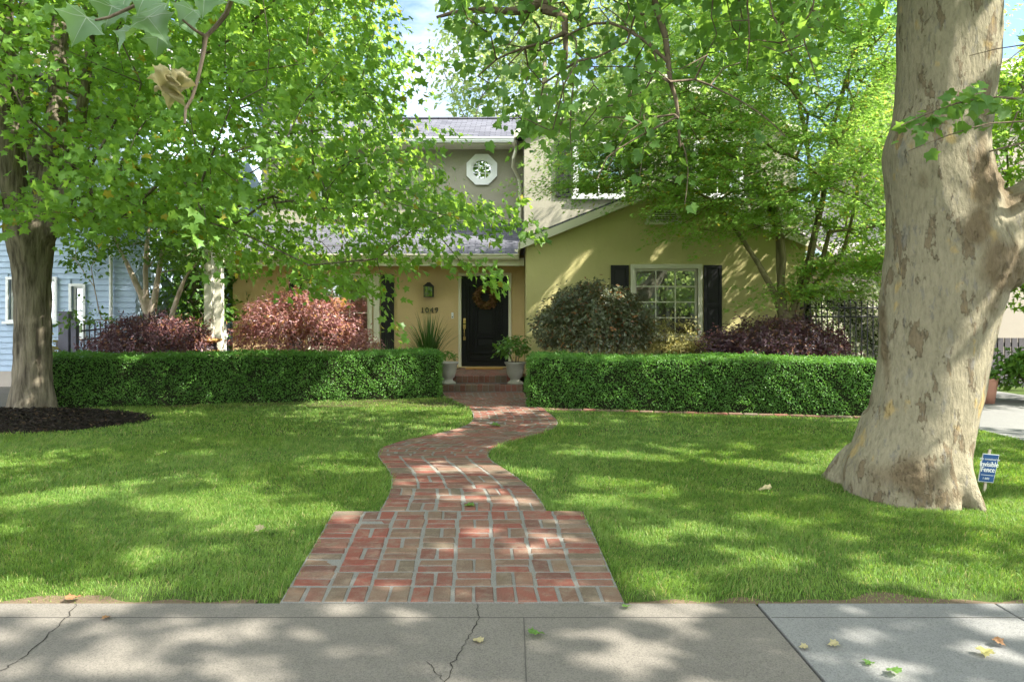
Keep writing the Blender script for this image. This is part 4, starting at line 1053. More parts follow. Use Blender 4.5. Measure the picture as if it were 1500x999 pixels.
def foliage_ball(name, parent, c, r, n, size, mat, tmpl=T_LEAF, shell=.72, flat=.0, up=.45, lump=.12, base_z=None, droop=.2, shoots=0):
    d = nrmz(rng.normal(0, 1, (n, 3))); d[:, 2] = np.where(d[:, 2] < -.35, -d[:, 2]*.6, d[:, 2])
    d = nrmz(d); f = 1 + lump*(np.sin(d[:, 0]*7+c[0])*np.sin(d[:, 2]*6+1) + .6*np.sin(d[:, 1]*11+d[:, 0]*9)) 
    rad = (shell + (1-shell)*rng.random(n)**.6)*f*np.where(rng.random(n) < .06, 1.10, 1)
    pos = np.array(c) + d*np.array(r)*rad[:, None]
    for _ in range(shoots):     # stray shoots break the outline
        a = nrmz(rng.normal(0, 1, 3)); a[2] = abs(a[2])*.9; p0 = np.array(c) + a*np.array(r)*.95; dd = nrmz(a*np.array([1, 1, .7]) + np.array([0, 0, .45]) + rng.normal(0, .25, 3)); L_ = rng.uniform(.10, .34)*max(r)
        t_ = rng.random((16, 1)); pos = np.concatenate([pos, p0 + dd*t_*L_ + rng.normal(0, .022, (16, 3)) - np.array([0, 0, .25])*t_**2*L_])
    if base_z is not None: pos = pos[pos[:, 2] > base_z]
    n = len(pos); d = nrmz(pos - np.array(c))
    nr = d*.6 + np.array([0, 0, up]) + rng.normal(0, .5, (n, 3)); tp = d*.7 + np.array([0, 0, .15-droop]) + rng.normal(0, .55, (n, 3))
    return leafmesh(name, leaves(tmpl, pos, nr, tp, size*rng.uniform(.65, 1.35, n)), mat, parent)
def stems(parent, base, c, r, n, rad, mat, name='stems', spread=.15):
    m = MB()
    for i in range(n):
        a = 2*math.pi*i/n + rng.normal(0, .3); b0 = np.array(base) + np.array([math.cos(a), math.sin(a), 0])*spread*rng.uniform(.3, 1)
        e = np.array(c) + np.array([math.cos(a)*r[0]*.65, math.sin(a)*r[1]*.65, r[2]*rng.uniform(.1, .6)])
        mid = (b0+e)/2 + np.array([0, 0, .12*r[2]]) + rng.normal(0, .04, 3)
        m.tube([b0, b0*.6+mid*.4, mid, e], [rad, rad*.8, rad*.55, rad*.2], 6)
        for k in range(3):
            e2 = e + rng.normal(0, .25, 3)*np.array(r); m.tube([mid, (mid+e2)/2 + [0, 0, .05], e2], [rad*.45, rad*.3, rad*.1], 5)
    return m.build(name, mat, parent, True)
def potted(label, loc, prof, potmat, fol):
    t = thing('potted_plant', label, 'potted plant', loc)
    MB().lathe(prof, loc, 28).build('pot', potmat, t, True); fol(t, loc); return t
URN = [(0, 0), (.15, 0), (.15, .035), (.10, .06), (.09, .10), (.13, .14), (.155, .22), (.175, .36), (.20, .39), (.205, .42), (.17, .415), (.165, .36), (0, .35)]
def f1(t, l):
    stems(t, (l[0], l[1], l[2]+.35), (l[0]-.03, l[1], l[2]+.62), (.34, .3, .3), 7, .008, M['twig'], spread=.06)
    foliage_ball('foliage', t, (l[0]-.05, l[1], l[2]+.62), (.36, .3, .30), 420, .085, M['green_plant'], T_LEAF, .35, lump=.25, droop=.5)
potted('leafy green plant in a grey pedestal pot right of the door steps', (.06, 12.98, .25), URN, M['stone_pot'], f1)
def straps(t, c, n, L, w, mat, spread=1.0):
    vs = []; fs = []; S = 7
    for i in range(n):
        a = rng.uniform(0, 2*math.pi); out = rng.uniform(.15, 1)*spread; l = L*rng.uniform(.7, 1.1); wd = w*rng.uniform(.7, 1.2)
        bx, by = c[0]+math.cos(a)*.06*rng.random(), c[1]+math.sin(a)*.06*rng.random(); sx, sy = -math.sin(a)*wd, math.cos(a)*wd; b = len(vs)
        for k in range(S):
            u = k/(S-1); r_ = out*l*(.25*u+.5*u*u); z_ = l*(u*(1.05-.15*out) - .52*out*u**2.6); q = (1-u**3)*(.5+.5*min(1, u*5))
            vs += [(bx+math.cos(a)*r_-sx*q, by+math.sin(a)*r_-sy*q, c[2]+z_), (bx+math.cos(a)*r_, by+math.sin(a)*r_, c[2]+z_-.006*q), (bx+math.cos(a)*r_+sx*q, by+math.sin(a)*r_+sy*q, c[2]+z_)]
            if k:
                p = b+3*(k-1); fs += [(p, p+1, p+4, p+3), (p+1, p+2, p+5, p+4)]
    return link_mesh('leaves', np_mesh('leaves', vs, np.array(fs), True), mat, t)
t = thing('strappy_plant', 'tall clump of dark arching strap leaves under the house numerals', 'plant', (-1.78, 14.6, .1)); straps(t, (-1.78, 14.6, .1), 190, 1.62, .014, M['strap'], .62)
t = thing('strappy_plant', 'small tuft of strap leaves at the foot of the left window shutter', 'plant', (-2.80, 14.9, .1)); straps(t, (-2.80, 14.9, .1), 70, 1.0, .011, M['strap'], .5)
def f2(t, l): foliage_ball('foliage', t, (l[0], l[1], l[2]+.50), (.16, .16, .12), 160, .06, M['green_plant'], T_LEAF, .4)
potted('pale pedestal pot half hidden behind the left hedge end', (-1.22, 13.0, .25), URN, m_plain('pale_pot', (.38, .36, .31), .8, .2, var=.2, bump=.3), f2)
def f3(t, l): foliage_ball('foliage', t, (l[0], l[1], l[2]+.46), (.19, .19, .13), 260, .075, M['green_plant'], T_LEAF, .4)
potted('brown terracotta tub on the driveway edge right of the sycamore', (7.75, 11.25, .1), [(0, 0), (.17, 0), (.195, .2), (.22, .38), (.22, .41), (.19, .41), (.185, .35), (0, .34)], M['terracotta'], f3)

# ================================================================== SHRUBS
def shrub(label, c, r, n, size, mat, bz=.12, stem=None, tmpl=T_LEAF, extra=(), name='shrub', lump=.12, shell=.7, droop=.2, dense=True):
    t = thing(name, label, 'shrub', (c[0], c[1], .1))
    stems(t, (c[0], c[1], .08), c, r, 8, .022, stem or M['twig'], spread=.25)
    foliage_ball('foliage', t, c, r, int(n*.9), size*1.1, mat, tmpl, shell, lump=lump*1.4, base_z=bz, droop=droop, shoots=int(n/140))
    for (cc, rr, nn, ss, mm) in extra: foliage_ball('foliage', t, cc, rr, nn, ss, mm, tmpl, .3, lump=.2, base_z=bz, droop=droop)
    return t
shrub('large round bronze green shrub left of the picture window', (1.53, 12.75, 1.22), (1.06, .85, .92), 15000, .062, M['bronze'], .62, tmpl=T_LEAF, lump=.07, shell=.66)
shrub('airy yellow green shrub below the picture window', (3.10, 12.7, .80), (.55, .45, .64), 3000, .066, M['straw'], .12, tmpl=T_LONG, lump=.3, shell=.15)
shrub('wide dark purple shrub under the Japanese maple at the right', (4.75, 12.1, .70), (1.25, .8, .82), 12500, .058, M['purple'], .1, tmpl=T_LEAF, lump=.08, shell=.6, extra=[((3.75, 12.1, .85), (.50, .5, .5), 1500, .055, M['purple'])])
shrub('bright red purple shrub before the left ground floor window', (-3.95, 12.8, 1.02), (1.16, .85, .98), 13500, .070, M['rose'], .1, tmpl=T_LONG, lump=.09, shell=.6, extra=[((-2.9, 12.7, .82), (.55, .5, .5), 1500, .07, M['rose'])])
shrub('dark purple shrub between the iron gate and the tan urn', (-6.75, 12.6, .72), (1.10, .8, .82), 10500, .065, M['purple'], .1, tmpl=T_LONG, lump=.12, shell=.6, extra=[((-6.2, 12.7, 1.1), (.6, .5, .45), 1800, .065, M['rose'])])
shrub('small yellow and pink shrub beside the blue house, behind the maple trunk', (-8.9, 12.9, .62), (.34, .32, .52), 900, .075, M['straw'], .1, tmpl=T_LEAF, lump=.2, shell=.3)
shrub('low bright green shrub beside the slat gate at the right edge', (8.75, 11.2, .52), (.75, .5, .50), 1700, .11, M['green_plant'], .1, lump=.2, shell=.4)
t = thing('flowering_hedge', 'pale flowering green hedge behind the iron fence right of the house', 'hedge', (7.1, 13.7, .1))
n = 14000; x = rng.uniform(5.9, 8.6, n); z = rng.uniform(.1, 2.15, n) ; y = 13.5 + .10*np.sin(x*5+z*4) + rng.random(n)**2*.35
pos = np.stack([x, y, z], 1); leafmesh('foliage', leaves(T_LEAF, pos, np.array([0, -.7, .4])+rng.normal(0, .5, (n, 3)), np.array([0, -.5, .2])+rng.normal(0, .6, (n, 3)), rng.uniform(.045, .085, n)), M['jasmine'], t)
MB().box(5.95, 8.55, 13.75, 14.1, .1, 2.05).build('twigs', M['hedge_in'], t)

# ================================================================== YARD SIGN
sp = ground_at(1442, 722); SYd = sp[1]; t = thing('yard_sign', 'small blue sign on a wooden stake in the grass beside the sycamore', 'sign', (sp[0], sp[1], sp[2]))
def sg(px, py, dy=0): q = P(px, py, SYd); return np.array([q[0], q[1]+dy, q[2]])
c4 = [sg(1432.5, 705), sg(1455, 707), sg(1464, 666), sg(1440, 664)]   # bl br tr tl
m = MB(); m.cur = 0; bk = [p + np.array([0, .006, 0]) for p in c4]; m.hexa([c4[0], c4[1], bk[1], bk[0], c4[3], c4[2], bk[2], bk[3]])
bd = m.build('sign_border', M['white'], t)
cen = sum(c4)/4; inn = [cen + (p-cen)*np.array([.93, 1, .955]) - np.array([0, .003, 0]) for p in c4]; ib = [p+np.array([0, .0025, 0]) for p in inn]
m = MB(); m.hexa([inn[0], inn[1], ib[1], ib[0], inn[3], inn[2], ib[2], ib[3]]); m.build('sign_panel', M['sign_blue'], t)
ux = (inn[1]-inn[0]); uz = (inn[3]-inn[0])
m = MB()
def txt(s, u, v, h, bold=0, cond=1.0):
    tm = text_mesh(s, 1.0, 0); xs_ = [v_.co.x for v_ in tm.vertices]; wd = max(xs_)-min(xs_); mx = (max(xs_)+min(xs_))/2; W0 = np.linalg.norm(ux); H0 = np.linalg.norm(uz)
    for k in range(1 + 2*bool(bold)):
        o_ = (0, bold, -bold)[k]
        m.add([inn[0] + ux*(u + (v_.co.x-mx)*h*cond*H0/W0 + o_) + uz*(v + v_.co.y*h) - np.array([0, .0015+k*.0004, 0]) for v_ in tm.vertices], [tuple(p.vertices) for p in tm.polygons])
    bpy.data.meshes.remove(tm)
txt('Pet contained by', .5, .80, .115, .004, .95); txt('Invisible', .5, .56, .27, .014, .80); txt('Fence', .48, .36, .27, .014, .80)
m.add([inn[0]+ux*.05+uz*.235-np.array([0,.002,0]), inn[0]+ux*.93+uz*.235-np.array([0,.002,0]), inn[0]+ux*.93+uz*.25-np.array([0,.002,0]), inn[0]+ux*.05+uz*.25-np.array([0,.002,0])], [(0,1,2,3)])
txt('1-800', .45, .08, .11, .004)
m.build('lettering', M['white'], t)
m = MB(); a, b = sg(1443, 735, .02), sg(1453, 659, .02); m.hexa([a+[-.010,0,0], a+[.010,0,0], a+[.010,.012,0], a+[-.010,.012,0], b+[-.010,0,0], b+[.010,0,0], b+[.010,.012,0], b+[-.010,.012,0]])
m.build('stake', M['stake'], t)
# ================================================================== TREES
def remesh_trunk(name, build, voxel, disp, mat, parent, roughf=None, octs=((1.2, .05), (4, .018), (11, .007))):
    """tubes fused into one skin, roughened with noise"""
    me = bpy.data.meshes.new('tmp'); me.from_pydata(build.v, [], build.f); o = bpy.data.objects.new('tmp', me); col.objects.link(o)
    md = o.modifiers.new('r', 'REMESH'); md.mode = 'VOXEL'; md.voxel_size = voxel
    s = o.modifiers.new('s', 'SMOOTH'); s.iterations = 8; s.factor = .6
    bpy.context.view_layer.update()
    nm = bpy.data.meshes.new_from_object(o.evaluated_get(bpy.context.evaluated_depsgraph_get())); bpy.data.objects.remove(o); bpy.data.meshes.remove(me)
    n = len(nm.vertices); co_ = np.zeros(n*3, np.float32); no_ = np.zeros(n*3, np.float32)
    nm.vertices.foreach_get('co', co_); nm.vertices.foreach_get('normal', no_); co_ = co_.reshape(-1, 3); no_ = no_.reshape(-1, 3)
    rough = np.zeros(n) if roughf is None else roughf(co_)
    d = np.zeros(n)
    for sc, am in octs:
        d += am*np.array([mnoise.noise(Vector((float(p[0])*sc, float(p[1])*sc, float(p[2])*sc*.55))) for p in co_])
    rn = np.array([mnoise.noise(Vector((float(p[0])*17, float(p[1])*17, float(p[2])*14))) + .6*mnoise.noise(Vector((float(p[0])*33, float(p[1])*33, float(p[2])*28))) for p in co_])
    d += rough*(.022*rn + .012)
    co_ = co_ + no_*(d*disp)[:, None]
    nm.vertices.foreach_set('co', co_.ravel()); nm.polygons.foreach_set('use_smooth', np.ones(len(nm.polygons), bool))
    at = nm.attributes.new('rough', 'FLOAT', 'POINT'); at.data.foreach_set('value', rough.astype(np.float32)); nm.update()
    nm.name = name
    return link_mesh(name, nm, mat, parent)
def add_skel(parent, sk, mat, name='branches', **k):
    V, Fc = sk.mesh(**k); return link_mesh(name, np_mesh(name, V, Fc, True), mat, parent)

# ---------------------------------------------------------------- sycamore in the front right of the lawn
SD = 5.6
rows = [(-330,1335,1470),(-220,1330,1468),(-120,1326,1466),(-60,1324,1463),(0,1323,1460),(50,1322,1458),(100,1321,1454),(150,1316,1449),(178,1310,1445),(203,1301,1441),(230,1297,1442),(255,1300,1446),(285,1304,1452),(320,1307,1462),(360,1307,1474),(400,1305,1470),(440,1303,1460),(480,1299,1449),(520,1293,1442),(560,1286,1437),(600,1279,1428),(630,1269,1422),(655,1258,1416),(675,1249,1413),(695,1243,1413),(715,1243,1414),(745,1245,1414)]
SX, SY, SZ0 = (1335-CX)*SD/F, SD, gz(SD)
syc = thing('sycamore_tree', 'great mottled grey sycamore trunk rising from the lawn at the right', 'tree', (SX, SY, SZ0))
tb = MB(); ns = 40; vs = []; fs = []
for i, (y, l, r_) in enumerate(rows[::-1]):
    c = P((l+r_)/2, y, SD); rr = (r_-l)/2*SD/F; ry = min(rr*.96, .47)
    for k in range(ns):
        a = 2*math.pi*k/ns; q = 1 + .018*math.sin(3*a+i*.2)+.012*math.sin(5*a-i*.3)
        vs.append((c[0]+rr*q*math.cos(a), c[1]+ry*q*math.sin(a), c[2]))
n = len(rows); fs = [(i*ns+k, i*ns+(k+1) % ns, (i+1)*ns+(k+1) % ns, (i+1)*ns+k) for i in range(n-1) for k in range(ns)] + [list(range(ns))[::-1], [(n-1)*ns+k for k in range(ns)]]
tb.add(vs, fs)
b0 = P(1338, 700, SD)
def root(px, py, r0=.26, r1=.05, h=.55, sag=.12):
    e = ground_at(px, py); e[2] -= .03; s = np.array([b0[0]+(e[0]-b0[0])*.42, SD+(e[1]-SD)*.42, gz(SD)+h])
    m1 = s*.55+e*.45; m1[2] -= sag; m2 = s*.2 + e*.8; m2[2] = e[2]+.075
    tb.tube([s, m1, m2, e], [r0*.8, r0*.72, r0*.42, r1], 10)
for rt in ((1207, 702, .15, .035, .42), (1222, 708, .17, .05, .62), (1240, 714, .17, .05, .42), (1268, 721, .18, .06, .5), (1302, 729, .17, .06, .36), (1345, 738, .18, .06, .45), (1398, 748, .19, .06, .50), (1447, 751, .15, .04, .62), (1420, 744, .15, .05, .4)): root(*rt)
for ax, ay in ((3.7, 6.35), (3.2, 6.4), (2.8, 6.2)): tb.tube([np.array([3.35, 5.75, .5]), np.array([ax*.6+3.35*.4, ay*.6+5.75*.4, .22]), np.array([ax, ay, -.02])], [.2, .16, .05], 10)
# the low limb on the right
lim = [P(1395, 375, SD), P(1432, 356, SD), P(1470, 338, SD-.02), P(1520, 312, SD-.08), P(1600, 255, SD-.2), P(1700, 150, SD-.4), P(1840, 10, SD-.6)]
tb.tube(lim, [.36, .33, .295, .275, .25, .21, .17], 16)
tb.tube([P(1448, 400, SD-.05), P(1474, 388, SD-.08), P(1492, 372, SD-.08)], [.20, .20, .12], 10)      # swollen collar
for px, py, rr in ((1428, 600, .06), (1452, 455, .055)):
    p = P(px, py, SD); tb.tube([p-[.05, 0, .08], p, p+[0, 0, .08]], [rr*.6, rr, rr*.6], 8)
top = P(1402, -330, SD)
LM = {'l': [top-[0,0,.3], np.array([2.7, 5.3, 6.3]), np.array([1.5, 5.2, 6.6]), np.array([0.2, 5.0, 6.8])],
      'r': [top-[0,0,.3], np.array([4.3, 5.0, 6.6]), np.array([5.8, 4.6, 7.9]), np.array([7.4, 4.2, 9.0])],
      'u': [top-[0,0,.3], np.array([3.4, 5.6, 7.0]), np.array([3.2, 6.2, 9.0]), np.array([2.8, 6.6, 11.0])],
      'f': [top-[0,0,.3], np.array([3.2, 4.2, 6.6]), np.array([2.6, 2.6, 7.4]), np.array([2.0, 1.0, 8.2])]}
for k in LM: tb.tube(LM[k], [.30, .20, .15, .10], 10)
def syc_rough(co_):
    x, z = proj(co_)
    r = np.zeros(len(co_))
    def blob(px, py, rx, ry, s): 
        nonlocal_r = s*np.exp(-(((x-px)/rx)**2+((z-py)/ry)**2)); return nonlocal_r
    for b in ((1445,265,34,48,1.1),(1465,392,34,48,1.15),(1490,285,40,14,.7),(1428,330,26,40,.8),(1447,440,20,30,.7),(1440,215,12,80,.45),(1330,700,75,40,.75),(1298,505,8,110,.7),(1262,690,40,30,.4),(1346,100,14,45,.45),(1352,265,12,22,.35),(1420,660,22,70,.30),(1475,300,24,20,.7),(1390,728,50,20,.45)):
        r = np.maximum(r, blob(*b))
    nz_ = np.array([mnoise.noise(Vector((float(p[0])*6, float(p[1])*6, float(p[2])*4))) for p in co_])
    return np.clip(r*(1.05 + .9*nz_), 0, 1)
remesh_trunk('trunk', tb, .022, 1.0, M['sycamore'], syc, syc_rough)

sk = Skel()
ends = {}
for k in LM: ends[k] = sk.line(LM[k] + [LM[k][-1] + (LM[k][-1]-LM[k][-2])*1.6 + np.array([0, 0, .4])], radii=[.2, .19, .14, .095, .03])
# out-of-frame crown that dapples the lawn
def offframe(p):
    x, y = proj(p); vis = (p[:, 1] > .3) & (x > -40) & (x < 1540) & (y > -30)
    return ~vis & (p[:, 2] > 4.6)
S1 = ell_sampler([((4.0, 4.2, 8.4), (7.5, 6.2, 4.0)), ((0.2, 3.6, 7.4), (4.5, 4.5, 2.2)), ((9.0, 3.5, 7.5), (4.5, 4.5, 3.0))], .25)
T1 = poisson(S1, offframe, N_SYC, .55)
D1 = sk.grow(T1, first=top, bend=.12, seg=.6)
cr = [sprays(T_SYC, T1, D1, 1.55, 1.25, 92, .15, .3, .10, .7, .3, .5, top)]
# limbs that hang into the picture
def px_line(pts, d, r, par=-1, jit=.0):
    dd = d if hasattr(d, '__len__') else [d]*len(pts)
    q = [P(x, y, e) for (x, y), e in zip(pts, dd)]
    rr = np.linspace(r[0], r[1], len(q) + (1 if par >= 0 else 0))
    a = len(sk.p); e = sk.line(q, par, list(rr), step=.12); return a, len(sk.p), e
def near(p): return int(np.argmin(np.linalg.norm(np.array(sk.p) - p, axis=1)))
hang = []
def H(pts, d, r, par=None, leaf=9, skip=0):
    dd = d if hasattr(d, '__len__') else [d]*len(pts)
    if par is None: par = near(P(*pts[0], dd[0]))
    a, b, e = px_line(pts, d, r, par); hang.append((a+skip, b, leaf)); return e
i0 = near(np.array([1.5, 5.4, 6.6]))
sk.line([np.array([1.3, 6.0, 6.0]), P(830, -60, 6.4), P(800, -12, 6.4)], i0, [.10, .085, .07, .062]); jl = len(sk.p)-1
H([(782, 9), (760, 16), (748, 17), (700, 15), (664, 19), (640, 26)], 6.4, (.052, .006), jl, 5, 4)
H([(798, 14), (815, 19), (827, 28), (828, 48), (829, 82), (826, 105)], 6.4, (.05, .008), jl, 5, 5)
i1 = near(P(828, 48, 6.4))
H([(793, 64), (769, 70), (745, 79), (727, 88), (700, 112)], 6.3, (.016, .004), i1)
H([(767, 72), (736, 105), (697, 153)], 6.2, (.008, .003))
H([(775, 22), (757, 50), (735, 80)], 6.5, (.008, .003))
H([(844, 60), (842, 100), (838, 144), (835, 190), (838, 235)], 6.1, (.008, .003), i1)
H([(820, 100), (814, 130), (817, 160), (823, 172), (819, 195)], 6.3, (.008, .003))
H([(824, 112), (826, 150), (822, 190)], 6.5, (.008, .003)); H([(857, 90), (870, 125), (884, 140)], 6.2, (.006, .003), near(P(844, 70, 6.1)))
H([(827, 97), (870, 98), (940, 98)], 6.4, (.007, .003))
sk.line([np.array([1.7, 5.9, 6.1]), P(950, -90, 5.9)], near(np.array([2.0, 5.3, 6.5])), [.09, .07, .04]); jb = len(sk.p)-1
H([(955, -8), (966, 25), (975, 55), (979, 90), (982, 120), (990, 145), (994, 175), (996, 215)], 5.9, (.034, .008), jb, 3, 3)
H([(973, 86), (947, 62), (918, 43), (894, 34), (870, 35), (851, 42), (832, 52), (817, 64), (800, 64)], list(np.linspace(5.9, 6.3, 9)), (.017, .006))
H([(894, 33), (878, 12), (865, 14), (850, 40)], 6.1, (.006, .003)); H([(930, 48), (900, 20), (880, 8)], 6.0, (.006, .003))
H([(988, 168), (964, 171), (940, 180), (922, 192), (901, 222), (890, 250)], 5.8, (.010, .003)); H([(991, 172), (946, 195), (889, 231), (875, 262)], 5.7, (.010, .003))
H([(945, 198), (941, 230), (937, 258)], 5.8, (.005, .002)); H([(982, 120), (1018, 117), (1042, 126), (1072, 141), (1120, 171), (1150, 200)], 5.8, (.011, .003))
H([(1000, 210), (1008, 250), (1003, 300)], 5.9, (.006, .003)); H([(970, 115), (945, 105), (920, 125)], 5.9, (.006, .003)); H([(1040, 126), (1060, 100), (1085, 92)], 5.8, (.006, .003))
sk.line([np.array([2.6, 6.2, 6.3]), P(1110, -80, 6.0)], near(np.array([2.8, 5.4, 6.2])), [.07, .05, .02]); jc = len(sk.p)-1
H([(1095, -10), (1097, 30), (1098, 62), (1094, 98)], 6.0, (.010, .003), jc, 10); H([(1080, -12), (1086, 20), (1083, 45)], 6.1, (.008, .003), jc, 10); H([(1125, -10), (1133, 25), (1150, 55), (1160, 80)], 5.8, (.009, .003), jc, 10)
H([(1170, -14), (1190, 15), (1205, 40)], 5.7, (.008, .003), jc, 10); H([(1195, -14), (1175, 40), (1188, 90), (1200, 130)], 5.6, (.008, .003), jc, 9)
H([(1045, -12), (1042, 25), (1050, 50)], 6.3, (.008, .003), jc, 10)
H([(690, -15), (678, 10), (672, 40)], 6.8, (.008, .003), jl, 8); H([(870, -15), (862, 10), (845, 30)], 6.6, (.008, .003), jl, 9); H([(915, -15), (922, 15), (915, 35)], 6.2, (.008, .003), jb, 9)
# twigs across the trunk from the low right limb
pl = P(1700, 150, SD-.4); i2 = sk.line([pl, P(1640, 130, 4.75)], radii=[.05, .02]); 
H([(1560, 150), (1500, 146), (1440, 142), (1400, 152), (1360, 166), (1320, 184)], [4.7, 4.65, 4.6, 4.6, 4.6, 4.6], (.010, .003), i2, 42, 4)
H([(1560, 172), (1500, 178), (1450, 181), (1390, 198), (1330, 222)], 4.6, (.007, .002), i2, 1, 3); H([(1580, 190), (1510, 206), (1450, 222)], 4.8, (.010, .004), i2, 2)
H([(1560, 60), (1500, 66), (1460, 72), (1420, 82)], 4.7, (.005, .002), i2, 2); H([(1510, 62), (1480, 86), (1462, 96)], 4.6, (.004, .002), i2, 1)
H([(1580, 120), (1530, 130), (1490, 165), (1480, 190)], 4.9, (.008, .003), i2, 14); H([(1590, 200), (1530, 220), (1490, 240)], 5.0, (.008, .003), i2, 14)
LP_ = []; LN = []; LT = []
for a, b, dens in hang:
    for i in range(a, b):
        p1 = sk.p[i]; p0 = sk.p[sk.par[i]]; L = np.linalg.norm(p1-p0); t = nrmz(p1-p0)
        for _ in range(rng.poisson(dens*L*2.1)):
            q = p0 + (p1-p0)*rng.random(); s_ = nrmz(np.cross(t, rng.normal(0, 1, 3)))
            q = q + s_*rng.uniform(.02, .16) + np.array([0, 0, -.02]); LP_.append(q); LT.append(t*.3 + s_*.5 + np.array([0, 0, -.55]) + rng.normal(0, .3, 3)); LN.append(np.array([0, 0, .45]) + s_*.3 + np.array([0, -.45, 0]) + rng.normal(0, .45, 3))
LP_ = np.array(LP_); k_ = sunlit(LP_); cr.append(leaves(T_SYC, LP_[k_], np.array(LN)[k_], np.array(LT)[k_], rng.uniform(.05, .11, k_.sum())))
# hanging leaf clouds along the upper edge of the view
pol = [(660,-40),(660,30),(705,95),(745,180),(800,205),(860,195),(910,195),(960,190),(1010,120),(1090,110),(1180,105),(1215,30),(1215,-40)]
def acc(p): x, y = proj(p); return inpoly(x, y, pol) & (p[:, 2] < 6.5)
T2 = poisson(lambda n: np.stack([rng.uniform(-.8, 3.2, n), rng.uniform(5.4, 7.3, n), rng.uniform(3.0, 5.0, n)], 1), acc, 120, .22)
D2 = sk.grow(T2, first=top, bend=.15, seg=.25, pen=.05)
D2[:, 2] -= .5; cr.append(sprays(T_SYC, T2, nrmz(D2), .50, .36, 17, .078, .6, .07, .4, .3, .55, top))
# the twig close to the viewer, from a limb overhead
i3 = sk.line([np.array([0.2, 5.0, 6.8]), np.array([-.1, 3.5, 5.2]), np.array([-.55, 2.2, 3.2]), P(352, -60, 1.95)], radii=[.09, .05, .02, .0085])
fg = [(340, -2), (332, 20), (318, 38), (302, 54), (298, 80), (292, 108), (281, 145), (272, 160), (271, 181)]
sk.line([P(x, y, 1.9) for x, y in fg], i3, [.0075]+list(np.linspace(.0072, .003, len(fg))), step=.03)
sk.line([P(285, 44, 1.88), P(268, 30, 1.85)], near(P(302, 54, 1.9)), [.004, .003, .002], step=.03)
sk.line([P(300, -30, 1.8), P(240, -12, 1.8), P(200, 8, 1.8), P(160, 26, 1.8), P(140, 30, 1.8)], i3, [.006, .005, .005, .004, .003, .002], step=.04)
add_skel(syc, sk, M['twig'], 'branches', tip=.006, expo=.5)
leafmesh('crown', cat(cr), M['syc'], syc)
def bigleaf(px, py, d, ln, tipdir, nrm, curl=.25, crum=0.0):
    """a close leaf: lobed outline with hollow edges, rings of faces curled in space, raised veins as second return value"""
    half = [(0, .02), (.14, -.09), (.30, -.07), (.53, .10), (.46, .19), (.49, .31), (.66, .52), (.47, .55), (.31, .59), (.24, .74), (.10, .84), (0, 1)]
    o0 = half + [(-x*.96, y) for x, y in reversed(half[1:-1])]; o = []
    for (x0, y0), (x1, y1) in zip(o0, o0[1:]+o0[:1]):
        for t in (0, .34, .67): 
            x, y = x0+(x1-x0)*t, y0+(y1-y0)*t; q = 1 - .07*math.sin(math.pi*t); o.append((x*q, .36+(y-.36)*q))
    m_ = len(o); ph = px*.37
    def hgt(X, Y): return curl*(.9*abs(X)**1.3 - .5*Y*Y) + .030*math.sin(X*9+ph)*math.cos(Y*7+ph) + crum*(.16*math.sin(X*13+ph)*math.sin(Y*10) + .10*math.sin(Y*19+X*11))
    nr_ = 7; vs = []; fs = []
    for r in range(nr_+1):
        f = max(.02, r/nr_)
        for x, y in o: X = x*f; Y = .36 + (y-.36)*f; vs.append((X, Y, hgt(X, Y)))
    for r in range(nr_):
        for k in range(m_): j = (k+1) % m_; fs.append((r*m_+k, r*m_+j, (r+1)*m_+j, (r+1)*m_+k))
    nV = len(vs); vf_ = []
    for tx, ty in ((0, .97), (.60, .51), (-.58, .51), (.48, .10), (-.46, .10)):
        for k in range(9):
            t = k/8; X = tx*t; Y = .05+(ty-.05)*t; w_ = .014*(1-.8*t); b_ = len(vs); L_ = math.hypot(tx, ty-.05); ax, ay = -(ty-.05)/L_*w_, tx/L_*w_
            vs += [(X-ax, Y-ay, hgt(X-ax, Y-ay)+.006), (X+ax, Y+ay, hgt(X+ax, Y+ay)+.006)]
            if k: vf_.append((b_-2, b_-1, b_+1, b_))
    V = np.array(vs); nrm = nrmz(np.array(nrm, float)); t = nrmz(np.array(tipdir, float) - nrm*np.dot(tipdir, nrm)); b = np.cross(t, nrm)
    W = P(px, py, d) + ln*(V[:, 0:1]*b + V[:, 1:2]*t + V[:, 2:3]*nrm)
    return (W[:nV], np.array(fs)), (W, np.array(vf_))
bl = [bigleaf(128, 24, 1.80, .095, (-.35, 0, -.8), (.55, -.75, .35), .7), bigleaf(215, 24, 1.85, .10, (.5, .1, -.8), (.1, -.8, .5), .6), bigleaf(200, 44, 1.95, .085, (-.3, .1, -.9), (-.3, -.6, .6), .6),
      bigleaf(245, 4, 1.9, .105, (.35, 0, -.9), (-.45, -.6, .5), .7), bigleaf(165, 8, 1.85, .085, (-.2, 0, -.9), (.4, -.6, .5), .7), bigleaf(285, 14, 1.95, .075, (-.4, 0, -.8), (.3, -.7, .5), .6),
      bigleaf(332, -8, 1.9, .085, (.7, 0, -.5), (0, -.7, .6), .5), bigleaf(232, 52, 2.0, .07, (-.1, 0, -1), (.4, -.8, .2), .6), bigleaf(110, -14, 1.9, .09, (-.8, 0, -.3), (.2, -.7, .5), .6), bigleaf(300, -16, 1.85, .09, (-.1, 0, -.9), (.5, -.7, .4), .6),
      bigleaf(185, -10, 1.9, .09, (.1, 0, -.9), (-.2, -.8, .4), .6), bigleaf(262, 34, 2.02, .075, (.6, 0, -.6), (.1, -.6, .7), .7), bigleaf(225, -22, 1.8, .10, (-.3, 0, -.8), (.3, -.8, .4), .6)]
